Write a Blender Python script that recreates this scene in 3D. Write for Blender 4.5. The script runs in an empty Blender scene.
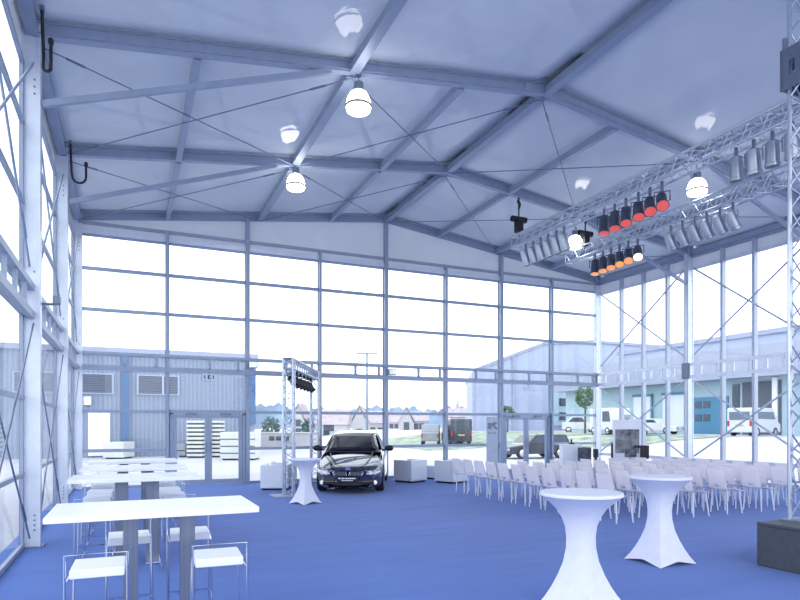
import bpy, bmesh, math, random
from mathutils import Vector, Matrix
random.seed(7)
sc = bpy.context.scene
COL = sc.collection
PI = math.pi

# ------------------------------------------------------------------ camera
F, TH, HY, CX, CH = 605.7, .419, 425.3, 399., 1.75
cs, sn = math.cos(TH), math.sin(TH)
cam = bpy.data.cameras.new('camera'); camo = bpy.data.objects.new('camera', cam); COL.objects.link(camo)
camo.location = (0, 0, CH); camo.rotation_euler = (PI/2, 0, -TH)
cam.sensor_width = 36; cam.lens = F*36/800
cam.shift_x = (400-CX)/800; cam.shift_y = (HY-300)/800
cam.clip_end = 1000; cam.clip_start = .05
sc.camera = camo

def away(px, zc, z=0.):
    """ground point seen in picture column px at distance zc from the camera"""
    a = (px-CX)/F
    return Vector(((a*cs+sn)*zc, (-a*sn+cs)*zc, z))

# ------------------------------------------------------------------ materials
def mat(name, col, rough=.5, metal=0., noise=.06, nscale=8., bump=0., spec=.5, emit=None, estr=0., coat=0., trans=0., stretch=(1, 1, 1)):
    m = bpy.data.materials.new(name); m.use_nodes = True
    nt = m.node_tree; N = nt.nodes; L = nt.links
    b = N['Principled BSDF']
    b.inputs['Roughness'].default_value = rough; b.inputs['Metallic'].default_value = metal
    b.inputs['Specular IOR Level'].default_value = spec
    if coat: b.inputs['Coat IOR'].default_value = 1.9 if coat == 1. else 1.5; b.inputs['Coat Weight'].default_value = coat; b.inputs['Coat Roughness'].default_value = .03
    tc = N.new('ShaderNodeTexCoord'); mp = N.new('ShaderNodeMapping'); mp.inputs['Scale'].default_value = stretch
    L.new(tc.outputs['Object'], mp.inputs['Vector'])
    nz = N.new('ShaderNodeTexNoise'); nz.inputs['Scale'].default_value = nscale; nz.inputs['Detail'].default_value = 4
    L.new(mp.outputs['Vector'], nz.inputs['Vector'])
    rp = N.new('ShaderNodeValToRGB')
    rp.color_ramp.elements[0].color = tuple(max(0, c*(1-noise)) for c in col)+(1,)
    rp.color_ramp.elements[1].color = tuple(min(1, c*(1+noise)) for c in col)+(1,)
    rp.color_ramp.elements[0].position = .3; rp.color_ramp.elements[1].position = .7
    L.new(nz.outputs['Fac'], rp.inputs['Fac']); L.new(rp.outputs['Color'], b.inputs['Base Color'])
    if bump:
        bp = N.new('ShaderNodeBump'); bp.inputs['Strength'].default_value = bump; bp.inputs['Distance'].default_value = .02
        L.new(nz.outputs['Fac'], bp.inputs['Height']); L.new(bp.outputs['Normal'], b.inputs['Normal'])
    if emit:
        b.inputs['Emission Color'].default_value = emit+(1,); b.inputs['Emission Strength'].default_value = estr
    return m

M = {}
M['alu'] = mat('frame_aluminium', (.31, .37, .49), .45, .2, .05, 6, stretch=(1, 1, .1))
M['alu_dark'] = mat('dark_gasket', (.05, .06, .09), .6)
M['alu_lt'] = mat('light_aluminium', (.70, .75, .84), .35, .3, .05, 6)
M['alu_mid'] = mat('mid_aluminium', (.46, .51, .61), .4, .25, .05, 6)
M['plate'] = mat('steel_plate', (.20, .24, .32), .45, .5)
M['cable'] = mat('steel_cable', (.22, .26, .36), .45, .6)
M['truss'] = mat('truss_aluminium', (.52, .57, .66), .3, .75, .05, 10)
M['white'] = mat('white_laminate', (.86, .88, .92), .3, 0, .02, 5)
M['plastic_leg'] = mat('white_leg_paint', (.72, .74, .82), .35, 0, .02, 6)
M['steel'] = mat('brushed_steel', (.20, .23, .30), .4, .75, .10, 40, stretch=(1, 1, .02))
M['chrome'] = mat('chrome_wire', (.62, .66, .74), .15, 1., .02, 10)
M['spandex'] = mat('white_spandex', (.70, .72, .84), .6, 0, .03, 14, .03)
M['leather'] = mat('white_leatherette', (.72, .76, .84), .5, 0, .03, 20, .02)
M['black'] = mat('black_metal', (.012, .013, .018), .45, .2, .1)
M['rubber'] = mat('black_rubber', (.015, .015, .018), .75)
M['can_dark'] = mat('dark_grey_can', (.10, .12, .17), .4, .5)
M['can_silver'] = mat('silver_can', (.42, .46, .54), .3, .7)
M['red'] = mat('red_gel_lens', (.45, .05, .05), .3, emit=(1., .17, .15), estr=.55)
M['orange'] = mat('orange_gel_lens', (.8, .3, .08), .3, emit=(1., .40, .16), estr=.75)
M['warm'] = mat('warm_white_lens', (.9, .8, .5), .3, emit=(1., .85, .45), estr=2.0)
M['lamp'] = mat('lit_lamp_dome', (.95, .95, .95), .35, emit=(1., .98, .96), estr=10.)
M['lamp_rim'] = mat('lamp_rim_ring', (.30, .28, .24), .45, .2)
M['box'] = mat('charcoal_box', (.055, .065, .085), .6, 0, .12, 12, .05)
M['paint'] = mat('dark_navy_car_paint', (.012, .016, .045), .12, .35, .05, 30, coat=1.)
M['carglass'] = mat('car_glass', (.010, .014, .030), .12, 0, .02, spec=.25)
M['lampglass'] = mat('headlamp_glass', (.45, .5, .6), .1, .6, .2, 30, coat=1.)
M['fog'] = mat('fog_lamp', (.9, .85, .75), .2, .3, emit=(1., .9, .8), estr=.3)
M['amber'] = mat('amber_marker', (.8, .3, .15), .3)
M['blue'] = mat('badge_blue', (.05, .2, .6), .3)
M['gold'] = mat('sign_text', (.02, .03, .05), .6)
M['wallpaint'] = mat('pale_panel', (.72, .76, .85), .5)
M['totem'] = mat('totem_grey', (.50, .55, .66), .45)
# outdoors: distance haze is mixed into some of the base colours
M['pave'] = mat('pale_concrete', (.50, .49, .53), .85, 0, .07, .35)
M['grass'] = mat('grass', (.27, .33, .26), .9, 0, .5, 1.2)
M['leaf'] = mat('hazed_teal_leaf', (.035, .11, .10), .8, 0, .4, 1.5)  # leaf green shifted to blue, haze painted into the colour
M['leaf2'] = mat('green_leaf', (.05, .13, .05), .8, 0, .4, 1.5)
M['treeline'] = mat('hazed_far_woods', (.17, .24, .35), .9, 0, .35, .12)  # blue of the distant haze is painted into the woods
M['bark'] = mat('bark', (.10, .08, .07), .9)
M['crate'] = mat('white_board', (.62, .64, .62), .7, 0, .06, 2)
M['crate_dk'] = mat('board_spacer', (.035, .04, .05), .8)
M['house'] = mat('house_render', (.52, .52, .54), .8, 0, .04)
M['rooftile'] = mat('hazed_pink_tiles', (.40, .34, .38), .8, 0, .15, 1.2)  # tiles paled to carry the haze over the houses
M['window_dk'] = mat('dark_window', (.05, .07, .11), .2)
M['teal'] = mat('pale_cyan_cladding', (.38, .52, .60), .6, 0, .04, .5)
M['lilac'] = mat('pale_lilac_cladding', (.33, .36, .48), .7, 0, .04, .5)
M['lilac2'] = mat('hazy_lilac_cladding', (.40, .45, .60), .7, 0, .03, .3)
M['bluedoor'] = mat('blue_painted_steel', (.06, .22, .36), .5)
M['bluepipe'] = mat('blue_post_paint', (.06, .14, .30), .5)
M['vwhite'] = mat('white_vehicle_paint', (.66, .67, .70), .3, 0, .02, coat=.4)
M['vblack'] = mat('black_vehicle_paint', (.02, .025, .04), .2, .2, .05, coat=.7)
M['vgrey'] = mat('grey_vehicle_paint', (.28, .31, .36), .4, .2)
M['vglass'] = mat('vehicle_glass', (.16, .20, .26), .1)
M['tail'] = mat('red_tail_lamp', (.4, .03, .03), .3)
M['plate_y'] = mat('number_plate', (.45, .38, .25), .5)

def corrugated(name, col, depth=.35, scale=22., louver=False):
    m = mat(name, col, .6); nt = m.node_tree; N = nt.nodes; L = nt.links
    w = N.new('ShaderNodeTexWave'); w.bands_direction = 'Z' if louver else 'X'; w.inputs['Scale'].default_value = scale
    w.inputs['Distortion'].default_value = 0
    tc = N.new('ShaderNodeTexCoord'); L.new(tc.outputs['Object'], w.inputs['Vector'])
    bp = N.new('ShaderNodeBump'); bp.inputs['Strength'].default_value = depth; bp.inputs['Distance'].default_value = .08
    L.new(w.outputs['Fac'], bp.inputs['Height']); L.new(bp.outputs['Normal'], N['Principled BSDF'].inputs['Normal'])
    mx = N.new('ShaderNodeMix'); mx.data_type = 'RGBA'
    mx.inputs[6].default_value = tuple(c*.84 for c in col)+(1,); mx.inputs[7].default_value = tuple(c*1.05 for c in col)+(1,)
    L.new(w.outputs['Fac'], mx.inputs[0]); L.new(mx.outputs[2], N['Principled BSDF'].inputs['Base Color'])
    return m
M['corr'] = corrugated('corrugated_sheet', (.25, .30, .42), .5, 1.3)
M['louvre'] = corrugated('window_shutter', (.13, .15, .22), .6, 3.2, True)

def carpet():
    m = bpy.data.materials.new('blue_carpet'); m.use_nodes = True
    nt = m.node_tree; N = nt.nodes; L = nt.links; b = N['Principled BSDF']
    b.inputs['Roughness'].default_value = .9; b.inputs['Specular IOR Level'].default_value = .25
    b.inputs['Sheen Weight'].default_value = .12
    tc = N.new('ShaderNodeTexCoord')
    n1 = N.new('ShaderNodeTexNoise'); n1.inputs['Scale'].default_value = .5; n1.inputs['Detail'].default_value = 3
    mp = N.new('ShaderNodeMapping'); mp.inputs['Scale'].default_value = (.35, 2.2, 1)
    n2 = N.new('ShaderNodeTexNoise'); n2.inputs['Scale'].default_value = 1.3; n2.inputs['Detail'].default_value = 6
    n3 = N.new('ShaderNodeTexNoise'); n3.inputs['Scale'].default_value = 160
    L.new(tc.outputs['Object'], n1.inputs['Vector']); L.new(tc.outputs['Object'], mp.inputs['Vector']); L.new(mp.outputs['Vector'], n2.inputs['Vector'])
    L.new(tc.outputs['Object'], n3.inputs['Vector'])
    ad = N.new('ShaderNodeMath'); ad.operation = 'ADD'; L.new(n1.outputs['Fac'], ad.inputs[0]); L.new(n2.outputs['Fac'], ad.inputs[1])
    mul = N.new('ShaderNodeMath'); mul.operation = 'MULTIPLY'; mul.inputs[1].default_value = .5; L.new(ad.outputs[0], mul.inputs[0])
    rp = N.new('ShaderNodeValToRGB'); e = rp.color_ramp.elements
    e[0].position = .35; e[0].color = (.052, .132, .43, 1); e[1].position = .65; e[1].color = (.070, .163, .51, 1)
    L.new(mul.outputs[0], rp.inputs['Fac']); L.new(rp.outputs['Color'], b.inputs['Base Color'])
    bp = N.new('ShaderNodeBump'); bp.inputs['Strength'].default_value = .25; bp.inputs['Distance'].default_value = .004
    L.new(n3.outputs['Fac'], bp.inputs['Height'])
    bp2 = N.new('ShaderNodeBump'); bp2.inputs['Strength'].default_value = .12; bp2.inputs['Distance'].default_value = .05
    L.new(n2.outputs['Fac'], bp2.inputs['Height']); L.new(bp.outputs['Normal'], bp2.inputs['Normal'])
    L.new(bp2.outputs['Normal'], b.inputs['Normal'])
    return m
M['carpet'] = carpet()

def fabric(name, col, trans, glossy, rough):
    m = bpy.data.materials.new(name); m.use_nodes = True
    nt = m.node_tree; N = nt.nodes; L = nt.links; N.remove(N['Principled BSDF']); out = N['Material Output']
    tc = N.new('ShaderNodeTexCoord'); nz = N.new('ShaderNodeTexNoise'); nz.inputs['Scale'].default_value = .8; nz.inputs['Detail'].default_value = 3
    nz.inputs['Distortion'].default_value = .8
    L.new(tc.outputs['Object'], nz.inputs['Vector'])
    bp = N.new('ShaderNodeBump'); bp.inputs['Strength'].default_value = .13; bp.inputs['Distance'].default_value = .12
    L.new(nz.outputs['Fac'], bp.inputs['Height'])
    rp = N.new('ShaderNodeValToRGB'); rp.color_ramp.elements[0].color = tuple(c*.90 for c in col)+(1,); rp.color_ramp.elements[1].color = tuple(min(1, c*1.05) for c in col)+(1,)
    L.new(nz.outputs['Fac'], rp.inputs['Fac'])
    d = N.new('ShaderNodeBsdfDiffuse'); t = N.new('ShaderNodeBsdfTranslucent'); g = N.new('ShaderNodeBsdfGlossy')
    g.inputs['Roughness'].default_value = rough
    L.new(rp.outputs['Color'], d.inputs['Color']); L.new(rp.outputs['Color'], t.inputs['Color'])
    L.new(bp.outputs['Normal'], g.inputs['Normal']); L.new(bp.outputs['Normal'], d.inputs['Normal'])
    m1 = N.new('ShaderNodeMixShader'); m1.inputs[0].default_value = trans
    L.new(d.outputs[0], m1.inputs[1]); L.new(t.outputs[0], m1.inputs[2])
    lw = N.new('ShaderNodeLayerWeight'); lw.inputs['Blend'].default_value = glossy
    m2 = N.new('ShaderNodeMixShader'); L.new(lw.outputs['Fresnel'], m2.inputs[0])
    L.new(m1.outputs[0], m2.inputs[1]); L.new(g.outputs[0], m2.inputs[2]); L.new(m2.outputs[0], out.inputs['Surface'])
    return m
M['roof'] = fabric('roof_membrane', (.70, .75, .82), .24, .20, .045)
M['valance'] = fabric('wall_membrane', (.78, .81, .86), .30, .06, .2)
M['plastic'] = fabric('white_plastic', (.95, .92, .97), .48, .05, .35)

def glass():
    m = bpy.data.materials.new('clear_glazing'); m.use_nodes = True
    nt = m.node_tree; N = nt.nodes; L = nt.links; N.remove(N['Principled BSDF']); out = N['Material Output']
    t = N.new('ShaderNodeBsdfTransparent'); t.inputs['Color'].default_value = (.95, .97, .985, 1)
    g = N.new('ShaderNodeBsdfGlossy'); g.inputs['Roughness'].default_value = .02
    lw = N.new('ShaderNodeLayerWeight'); pw = N.new('ShaderNodeMath'); pw.operation = 'POWER'; pw.inputs[1].default_value = 5
    ml = N.new('ShaderNodeMath'); ml.operation = 'MULTIPLY_ADD'; ml.inputs[1].default_value = .45; ml.inputs[2].default_value = .02
    L.new(lw.outputs['Facing'], pw.inputs[0]); L.new(pw.outputs[0], ml.inputs[0])
    mx = N.new('ShaderNodeMixShader'); L.new(ml.outputs[0], mx.inputs[0]); L.new(t.outputs[0], mx.inputs[1]); L.new(g.outputs[0], mx.inputs[2])
    L.new(mx.outputs[0], out.inputs['Surface'])
    return m
M['glass'] = glass()

# ------------------------------------------------------------------ mesh builder
class MB:
    def __init__(s): s.v = []; s.f = []
    def add(s, vs, fs):
        o = len(s.v); s.v += [tuple(v) for v in vs]; s.f += [tuple(i+o for i in f) for f in fs]; return s
    def box(s, x0, x1, y0, y1, z0, z1):
        return s.add([(x0, y0, z0), (x1, y0, z0), (x1, y1, z0), (x0, y1, z0), (x0, y0, z1), (x1, y0, z1), (x1, y1, z1), (x0, y1, z1)],
                     [(0, 3, 2, 1), (4, 5, 6, 7), (0, 1, 5, 4), (1, 2, 6, 5), (2, 3, 7, 6), (3, 0, 4, 7)])
    def bar(s, a, b, w, h, up=(0, 0, 1)):
        """rectangular bar from a to b; h measured along up, w across"""
        a, b = Vector(a), Vector(b); d = (b-a).normalized(); u = Vector(up); u = (u-d*u.dot(d)).normalized(); r = d.cross(u)
        vs = [p+r*i*w/2+u*j*h/2 for p in (a, b) for i, j in ((-1, -1), (1, -1), (1, 1), (-1, 1))]
        return s.add(vs, [(3, 2, 1, 0), (4, 5, 6, 7), (0, 1, 5, 4), (1, 2, 6, 5), (2, 3, 7, 6), (3, 0, 4, 7)])
    def tube(s, pts, r, n=8, cap=True):
        pts = [Vector(p) for p in pts]; rings = []
        ref = None
        for i, p in enumerate(pts):
            d = (pts[min(i+1, len(pts)-1)]-pts[max(i-1, 0)]).normalized()
            if ref is None: ref = Vector((0, 0, 1)) if abs(d.z) < .9 else Vector((1, 0, 0))
            u = (ref-d*ref.dot(d)).normalized(); w = d.cross(u); ref = u
            rr = r[i] if isinstance(r, (list, tuple)) else r
            rings.append([p+(u*math.cos(2*PI*k/n)+w*math.sin(2*PI*k/n))*rr for k in range(n)])
        vs = [v for rg in rings for v in rg]; fs = []
        for i in range(len(pts)-1):
            for k in range(n):
                fs.append((i*n+k, i*n+(k+1) % n, (i+1)*n+(k+1) % n, (i+1)*n+k))
        if cap: fs += [tuple(range(n-1, -1, -1)), tuple((len(pts)-1)*n+k for k in range(n))]
        return s.add(vs, fs)
    def lathe(s, prof, n=24, o=(0, 0, 0), ax=(0, 0, 1), closed=True):
        ax = Vector(ax).normalized(); t = Vector((1, 0, 0)) if abs(ax.x) < .9 else Vector((0, 1, 0)); u = (t-ax*t.dot(ax)).normalized(); w = ax.cross(u); o = Vector(o)
        vs = [o+ax*z+(u*math.cos(2*PI*k/n)+w*math.sin(2*PI*k/n))*r for r, z in prof for k in range(n)]; fs = []
        for i in range(len(prof)-1):
            for k in range(n): fs.append((i*n+k, i*n+(k+1) % n, (i+1)*n+(k+1) % n, (i+1)*n+k))
        if closed: fs += [tuple(range(n-1, -1, -1)), tuple((len(prof)-1)*n+k for k in range(n))]
        return s.add(vs, fs)
    def prism(s, poly, d):
        """3-d polygon swept by vector d"""
        n = len(poly); d = Vector(d); vs = [Vector(p) for p in poly]+[Vector(p)+d for p in poly]
        return s.add(vs, [tuple(range(n-1, -1, -1)), tuple(range(n, 2*n))]+[(i, (i+1) % n, n+(i+1) % n, n+i) for i in range(n)])
    def grid(s, fn, nu, nv, closeu=False):
        vs = [fn(i/nu, j/nv) for i in range(nu+(0 if closeu else 1)) for j in range(nv+1)]; fs = []
        for i in range(nu):
            i2 = (i+1) % nu if closeu else i+1
            for j in range(nv): fs.append((i*(nv+1)+j, i2*(nv+1)+j, i2*(nv+1)+j+1, i*(nv+1)+j+1))
        return s.add(vs, fs)
    def build(s, name, m, parent=None, smooth=False, bevel=0, solid=0, sub=0):
        me = bpy.data.meshes.new(name); me.from_pydata(s.v, [], s.f); me.update()
        bm = bmesh.new(); bm.from_mesh(me); bmesh.ops.recalc_face_normals(bm, faces=bm.faces); bm.to_mesh(me); bm.free()
        o = bpy.data.objects.new(name, me); COL.objects.link(o)
        me.materials.append(M[m] if isinstance(m, str) else m)
        if smooth: me.polygons.foreach_set('use_smooth', [True]*len(me.polygons)); me.set_sharp_from_angle(angle=math.radians(40))
        if solid: md = o.modifiers.new('thick', 'SOLIDIFY'); md.thickness = solid; md.offset = 0
        if bevel: md = o.modifiers.new('bevel', 'BEVEL'); md.width = bevel; md.segments = 2; md.limit_method = 'ANGLE'
        if sub: md = o.modifiers.new('sub', 'SUBSURF'); md.levels = md.render_levels = sub
        if parent: o.parent = parent
        return o

def tag(o, label=None, cat=None, group=None, kind=None):
    if label: o['label'] = label
    if cat: o['category'] = cat
    if group: o['group'] = group
    if kind: o['kind'] = kind
    return o
def thing(name, label, cat, loc=(0, 0, 0), rz=0., group=None):
    o = bpy.data.objects.new(name, None); COL.objects.link(o); o.empty_display_size = .1
    o.location = loc; o.rotation_euler = (0, 0, rz)
    return tag(o, label, cat, group)
def dup(root, loc=None, rz=None, label=None, group=None):
    r = root.copy(); COL.objects.link(r)
    if loc is not None: r.location = loc
    if rz is not None: r.rotation_euler = (0, 0, rz)
    if label: r['label'] = label
    if group: r['group'] = group
    for ch in list(root.children):
        c = ch.copy(); COL.objects.link(c); c.parent = r
        for g in list(ch.children):
            d = g.copy(); COL.objects.link(d); d.parent = c
    return r
NT = [0]
def trim(mb, m='alu', label=None, smooth=False):
    NT[0] += 1
    o = mb.build('trim_%d' % NT[0], m, None, smooth); o['kind'] = 'structure'
    if label: o['label'] = label; o['category'] = 'tent frame'
    return o
def struct(name, mb, m, label=None, cat=None, **k):
    o = mb.build(name, m, None, **k); o['kind'] = 'structure'
    if label: o['label'] = label; o['category'] = cat or name.split('_')[0]
    return o
ORD = ['', 'first', 'second', 'third', 'fourth', 'fifth', 'sixth', 'seventh', 'eighth', 'ninth', 'tenth', 'eleventh', 'twelfth', 'thirteenth']

# ------------------------------------------------------------------ tent shell
XL, XR, XM = -1.26, 16.81, 7.78
Y1, Y2, Y3 = 10.12, 14.32, 18.58
YF = [Y1-4.2*3, Y1-4.2*2, Y1-4.2, Y1, Y2, Y3]
ZE, ZR = 7.45, 8.61            # rafter centre line at eave and ridge
def zr(x): return ZE+(ZR-ZE)*(1-abs(x-XM)/(XR-XM))
RH, RW = .22, .13
# floor
struct('floor', MB().box(XL-.35, XR+.3, -3, Y3+.25, -.04, 0), 'carpet', 'blue carpet covering the tent floor', 'floor')
# roof membrane: two slopes, one object per side, slightly sagging between frames
def roof_side(x0, x1):
    mb = MB()
    for a, b in zip(YF[:-1], YF[1:]):
        def fn(u, v, a=a, b=b):
            x = x0+(x1-x0)*u; y = a+(b-a)*v
            return (x, y, zr(x)+RH/2-.040*math.sin(PI*v)-.032+.012*math.sin(9*u*PI)*math.sin(PI*v))
        mb.grid(fn, 18, 10)
    return mb
o = struct('ceiling', roof_side(XL-.25, XM), 'roof', 'white membrane roof slope left of the ridge', 'ceiling', smooth=True, solid=.006)
o = struct('ceiling_right', roof_side(XM, XR+.25), 'roof', 'white membrane roof slope right of the ridge', 'ceiling', smooth=True, solid=.006)

fr_name = {Y1: 'nearest visible portal frame', Y2: 'middle portal frame', Y3: 'glazed end wall frame'}
for y in YF[1:]:
    nm = fr_name.get(y, 'portal frame overhead')
    for s, xe in (('left', XL), ('right', XR)):
        mb = MB()
        a = Vector((xe, y, zr(xe))); b = Vector((XM, y, ZR))
        mb.bar(a, b, RW, RH)
        d = (b-a).normalized(); up = Vector((0, 0, 1)); up = (up-d*up.z).normalized()
        for k in (-1, 1):
            mb.bar(a+up*k*(RH/2-.012), b+up*k*(RH/2-.012), RW+.05, .024)      # flanges
        trim(mb, 'alu', '%s roof rafter of the %s' % (s, nm))
        # post
        mb = MB(); ix = xe+(-.03 if s == 'left' else .0)
        mb.box(ix-.125, ix+.125, y-.07, y+.07, 0, ZE+.1)
        for k in (-1, 1):
            mb.box(ix-.125, ix-.085, y+k*.07-.012, y+k*.07+.012, 0, ZE)
            mb.box(ix+.085, ix+.125, y+k*.07-.012, y+k*.07+.012, 0, ZE)
        p = trim(mb, 'alu_lt', '%s post of the %s' % (s, nm))
        pl = MB(); pl.box(ix-.16, ix+.16, y-.13, y+.13, 0, .015)
        pl.build('base_plate', 'plate', p)
        bl = MB()
        for zz in (.25, .32, .39, .46, 3.95, 6.5, 6.6, 6.7):
            for k in (-1, 1): bl.lathe([(.014, 0), (.014, .012)], 8, (ix+.05, y+k*.07, zz), (0, k, 0))
        bl.build('bolt', 'plate', p)
        if s == 'right': continue
        g = MB(); sx = -1
        for k in (-1, 1): g.box(ix+sx*.125-.01, ix+sx*.125+.012, y+k*.085-.012, y+k*.085+.012, .02, ZE-.3)
        g.build('gasket', 'alu_dark', p)
    # ridge knee plates and eave gusset plates
    mb = MB()
    for k in (-1, 1):
        mb.prism([(XM-.55, y+k*(RW/2+.008), zr(XM-.55)-.09), (XM, y+k*(RW/2+.008), ZR-.13), (XM+.55, y+k*(RW/2+.008), zr(XM+.55)-.09),
                  (XM+.55, y+k*(RW/2+.008), zr(XM+.55)+.11), (XM, y+k*(RW/2+.008), ZR+.12), (XM-.55, y+k*(RW/2+.008), zr(XM-.55)+.11)], (0, k*.012, 0))
    trim(mb, 'alu', 'ridge joint plate of the %s' % nm)
# purlins
PX = [(XL, 'left eave'), (1.0, 'first'), (3.62, 'second'), (5.86, 'third'), (XM, 'ridge'), (9.74, 'fifth'), (12.08, 'sixth'), (14.5, 'seventh'), (XR, 'right eave')]
for i, (a, b) in enumerate(zip(YF[1:-1], YF[2:])):
    for x, nm in PX:
        if b <= Y1+.1 and nm in ('first', 'third', 'fifth', 'seventh'): continue
        w = .14 if nm in ('left eave', 'ridge', 'right eave', 'second', 'sixth') else .09
        z = zr(x)-.045
        mb = MB().bar((x, a+RW/2, z), (x, b-RW/2, z), w, .16)
        mb.bar((x, a+RW/2, z-.08), (x, b-RW/2, z-.08), w+.03, .02)
        bay = {Y1: 'middle roof bay', Y2: 'far roof bay'}.get(a, 'near roof bay')
        trim(mb, 'alu', '%s purlin across the %s' % (nm, bay))
# knee struts
for y, nm in ((Y1, 'nearest visible'), (Y2, 'middle')):
    mb = MB().bar((XL+.1, y, 6.4), (3.2, y, zr(3.2)-RH/2-.0), .07, .09)
    trim(mb, 'alu', 'slanting knee strut on the left side of the %s frame' % nm)
    mb = MB().bar((XR-.1, y, 6.4), (XM+4.6, y, zr(12.38)-RH/2), .07, .09)
    trim(mb, 'alu', 'slanting knee strut on the right side of the %s frame' % nm)
# roof bracing cables
xs = [XL, 3.62, XM, 12.08, XR]
for bi, (a, b) in enumerate(((Y1, Y2), (Y2, Y3))):
    for k in range(4):
        for fl in (0, 1):
            xa, xb = (xs[k], xs[k+1]) if fl == 0 else (xs[k+1], xs[k])
            p, q = Vector((xa, a+.1, zr(xa)-.14)), Vector((xb, b-.1, zr(xb)-.14))
            mb = MB().tube([p, q], .012, 6)
            d = (q-p).normalized(); mb.tube([p+d*.5, p+d*.8], .022, 6)   # turnbuckle
            trim(mb, 'cable', 'thin %s roof brace cable, panel %s from the left, %s bay' % (('rising', 'falling')[fl], ORD[k+1], ('middle', 'far')[bi]), True)

# ------------------------------------------------------------------ gable (far) wall
G = Y3
BAY = (XR-XL)/8
MX = [XL+BAY*k for k in range(9)]
ZT = [1.05, 2.14, 3.34, 3.72, 4.93, 6.05]
ZTOP = 7.0
struct('wall_gable', MB().prism([(XL, G+.02, 7.1), (XR, G+.02, 7.1), (XR, G+.02, zr(XR)), (XM, G+.02, ZR), (XL, G+.02, zr(XL))], (0, .012, 0)), 'valance',
       'white membrane triangle above the end wall glazing', 'wall')
trim(MB().box(XL, XR, G-.05, G+.06, 6.99, 7.13), 'alu_lt', 'pale header beam directly above the end wall windows')
trim(MB().box(XL, XR, G-.09, G-.03, 7.23, 7.31), 'alu', 'thin upper rail on the white triangle of the end wall')
for k in range(1, 8):
    x = MX[k]; main = k in (2, 4, 6)
    w, zt = (.11, zr(x)-.1) if main else (.075, 7.3)
    mb = MB().box(x-w/2, x+w/2, G-.13, G+.02, 0, zt); mb.box(x-w/2-.02, x+w/2+.02, G+.02, G+.06, 0, 7.0)
    trim(mb, 'alu', '%s upright of the glazed end wall counted from the left corner' % ORD[k])
def panes(root, x0, x1, rows, y0, y1):
    for a, b in rows:
        MB().box(x0+.03, x1-.03, y0, y1, a+.02, b-.02).build('pane', 'glass', root)
DOORS = {1: 'left', 6: 'right'}
for k in range(8):
    x0, x1 = MX[k]+.04, MX[k+1]-.04
    w = tag(MB().box(x0, x1, G-.03, G+.05, 6.93, 7.0).build('window_%d' % (k+1), 'alu'), '%s glazed bay of the end wall from the left corner' % ORD[k+1], 'window', None, 'structure')
    zz = [0.05]+ZT+[6.95]
    if k in DOORS: zz = zz[2:]
    fr = MB()
    for z in zz[(1 if k not in DOORS else 0):-1]:
        fr.box(x0, x1, G-.04, G+.05, z-.045, z+.045)
    if k not in DOORS: fr.box(x0, x1, G-.03, G+.05, 0, .07)
    fr.build('window_frame', 'alu', w)
    panes(w, x0, x1, list(zip(zz[:-1], zz[1:])), G+.008, G+.016)
# end wall lattice rail
mb = MB(); mb.box(XL+.1, XR-.1, G-.19, G-.13, 3.68, 3.76); mb.box(XL+.1, XR-.1, G-.19, G-.13, 3.25, 3.40)
for k in range(8):
    for t in (.48, .84): mb.box(MX[k]+BAY*t+.03, MX[k]+BAY*t+.10, G-.19, G-.13, 3.38, 3.68)
trim(mb, 'alu', 'ladder rail running across the glazed end wall')
# doors
for k, nm in DOORS.items():
    x0, x1 = MX[k]+.06, MX[k+1]-.06; xm = (x0+x1)/2
    mb = MB().box(x0, x1, G-.06, G+.06, 2.06, 2.2); mb.box(x0, x0+.09, G-.06, G+.06, 0, 2.1); mb.box(x1-.09, x1, G-.06, G+.06, 0, 2.1)
    d = tag(mb.build('door_%d' % (1 if k == 1 else 2), 'alu'), 'glazed double door at the %s of the end wall' % nm, 'door', None, 'structure')
    for a, b, h in ((x0+.1, xm-.002, xm-.06), (xm+.002, x1-.1, xm+.06)):
        lf = MB(); lf.box(a, a+.1, G-.03, G+.03, .02, 2.05); lf.box(b-.1, b, G-.03, G+.03, .02, 2.05); lf.box(a+.1, b-.1, G-.028, G+.028, 1.96, 2.045); lf.box(a+.1, b-.1, G-.028, G+.028, .025, .16)
        lo = lf.build('door_leaf', 'alu', d)
        MB().box(a+.09, b-.09, G-.005, G+.005, .15, 1.97).build('pane', 'glass', lo)
        MB().tube([(h, G-.03, .95), (h, G-.09, .95), (h, G-.09, 1.25), (h, G-.03, 1.25)], .012, 6).build('handle', 'plate', lo)
        MB().box((a+b)/2-.16, (a+b)/2+.16, G-.11, G-.06, 2.05, 2.11).build('door_closer', 'plate', d)

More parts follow.
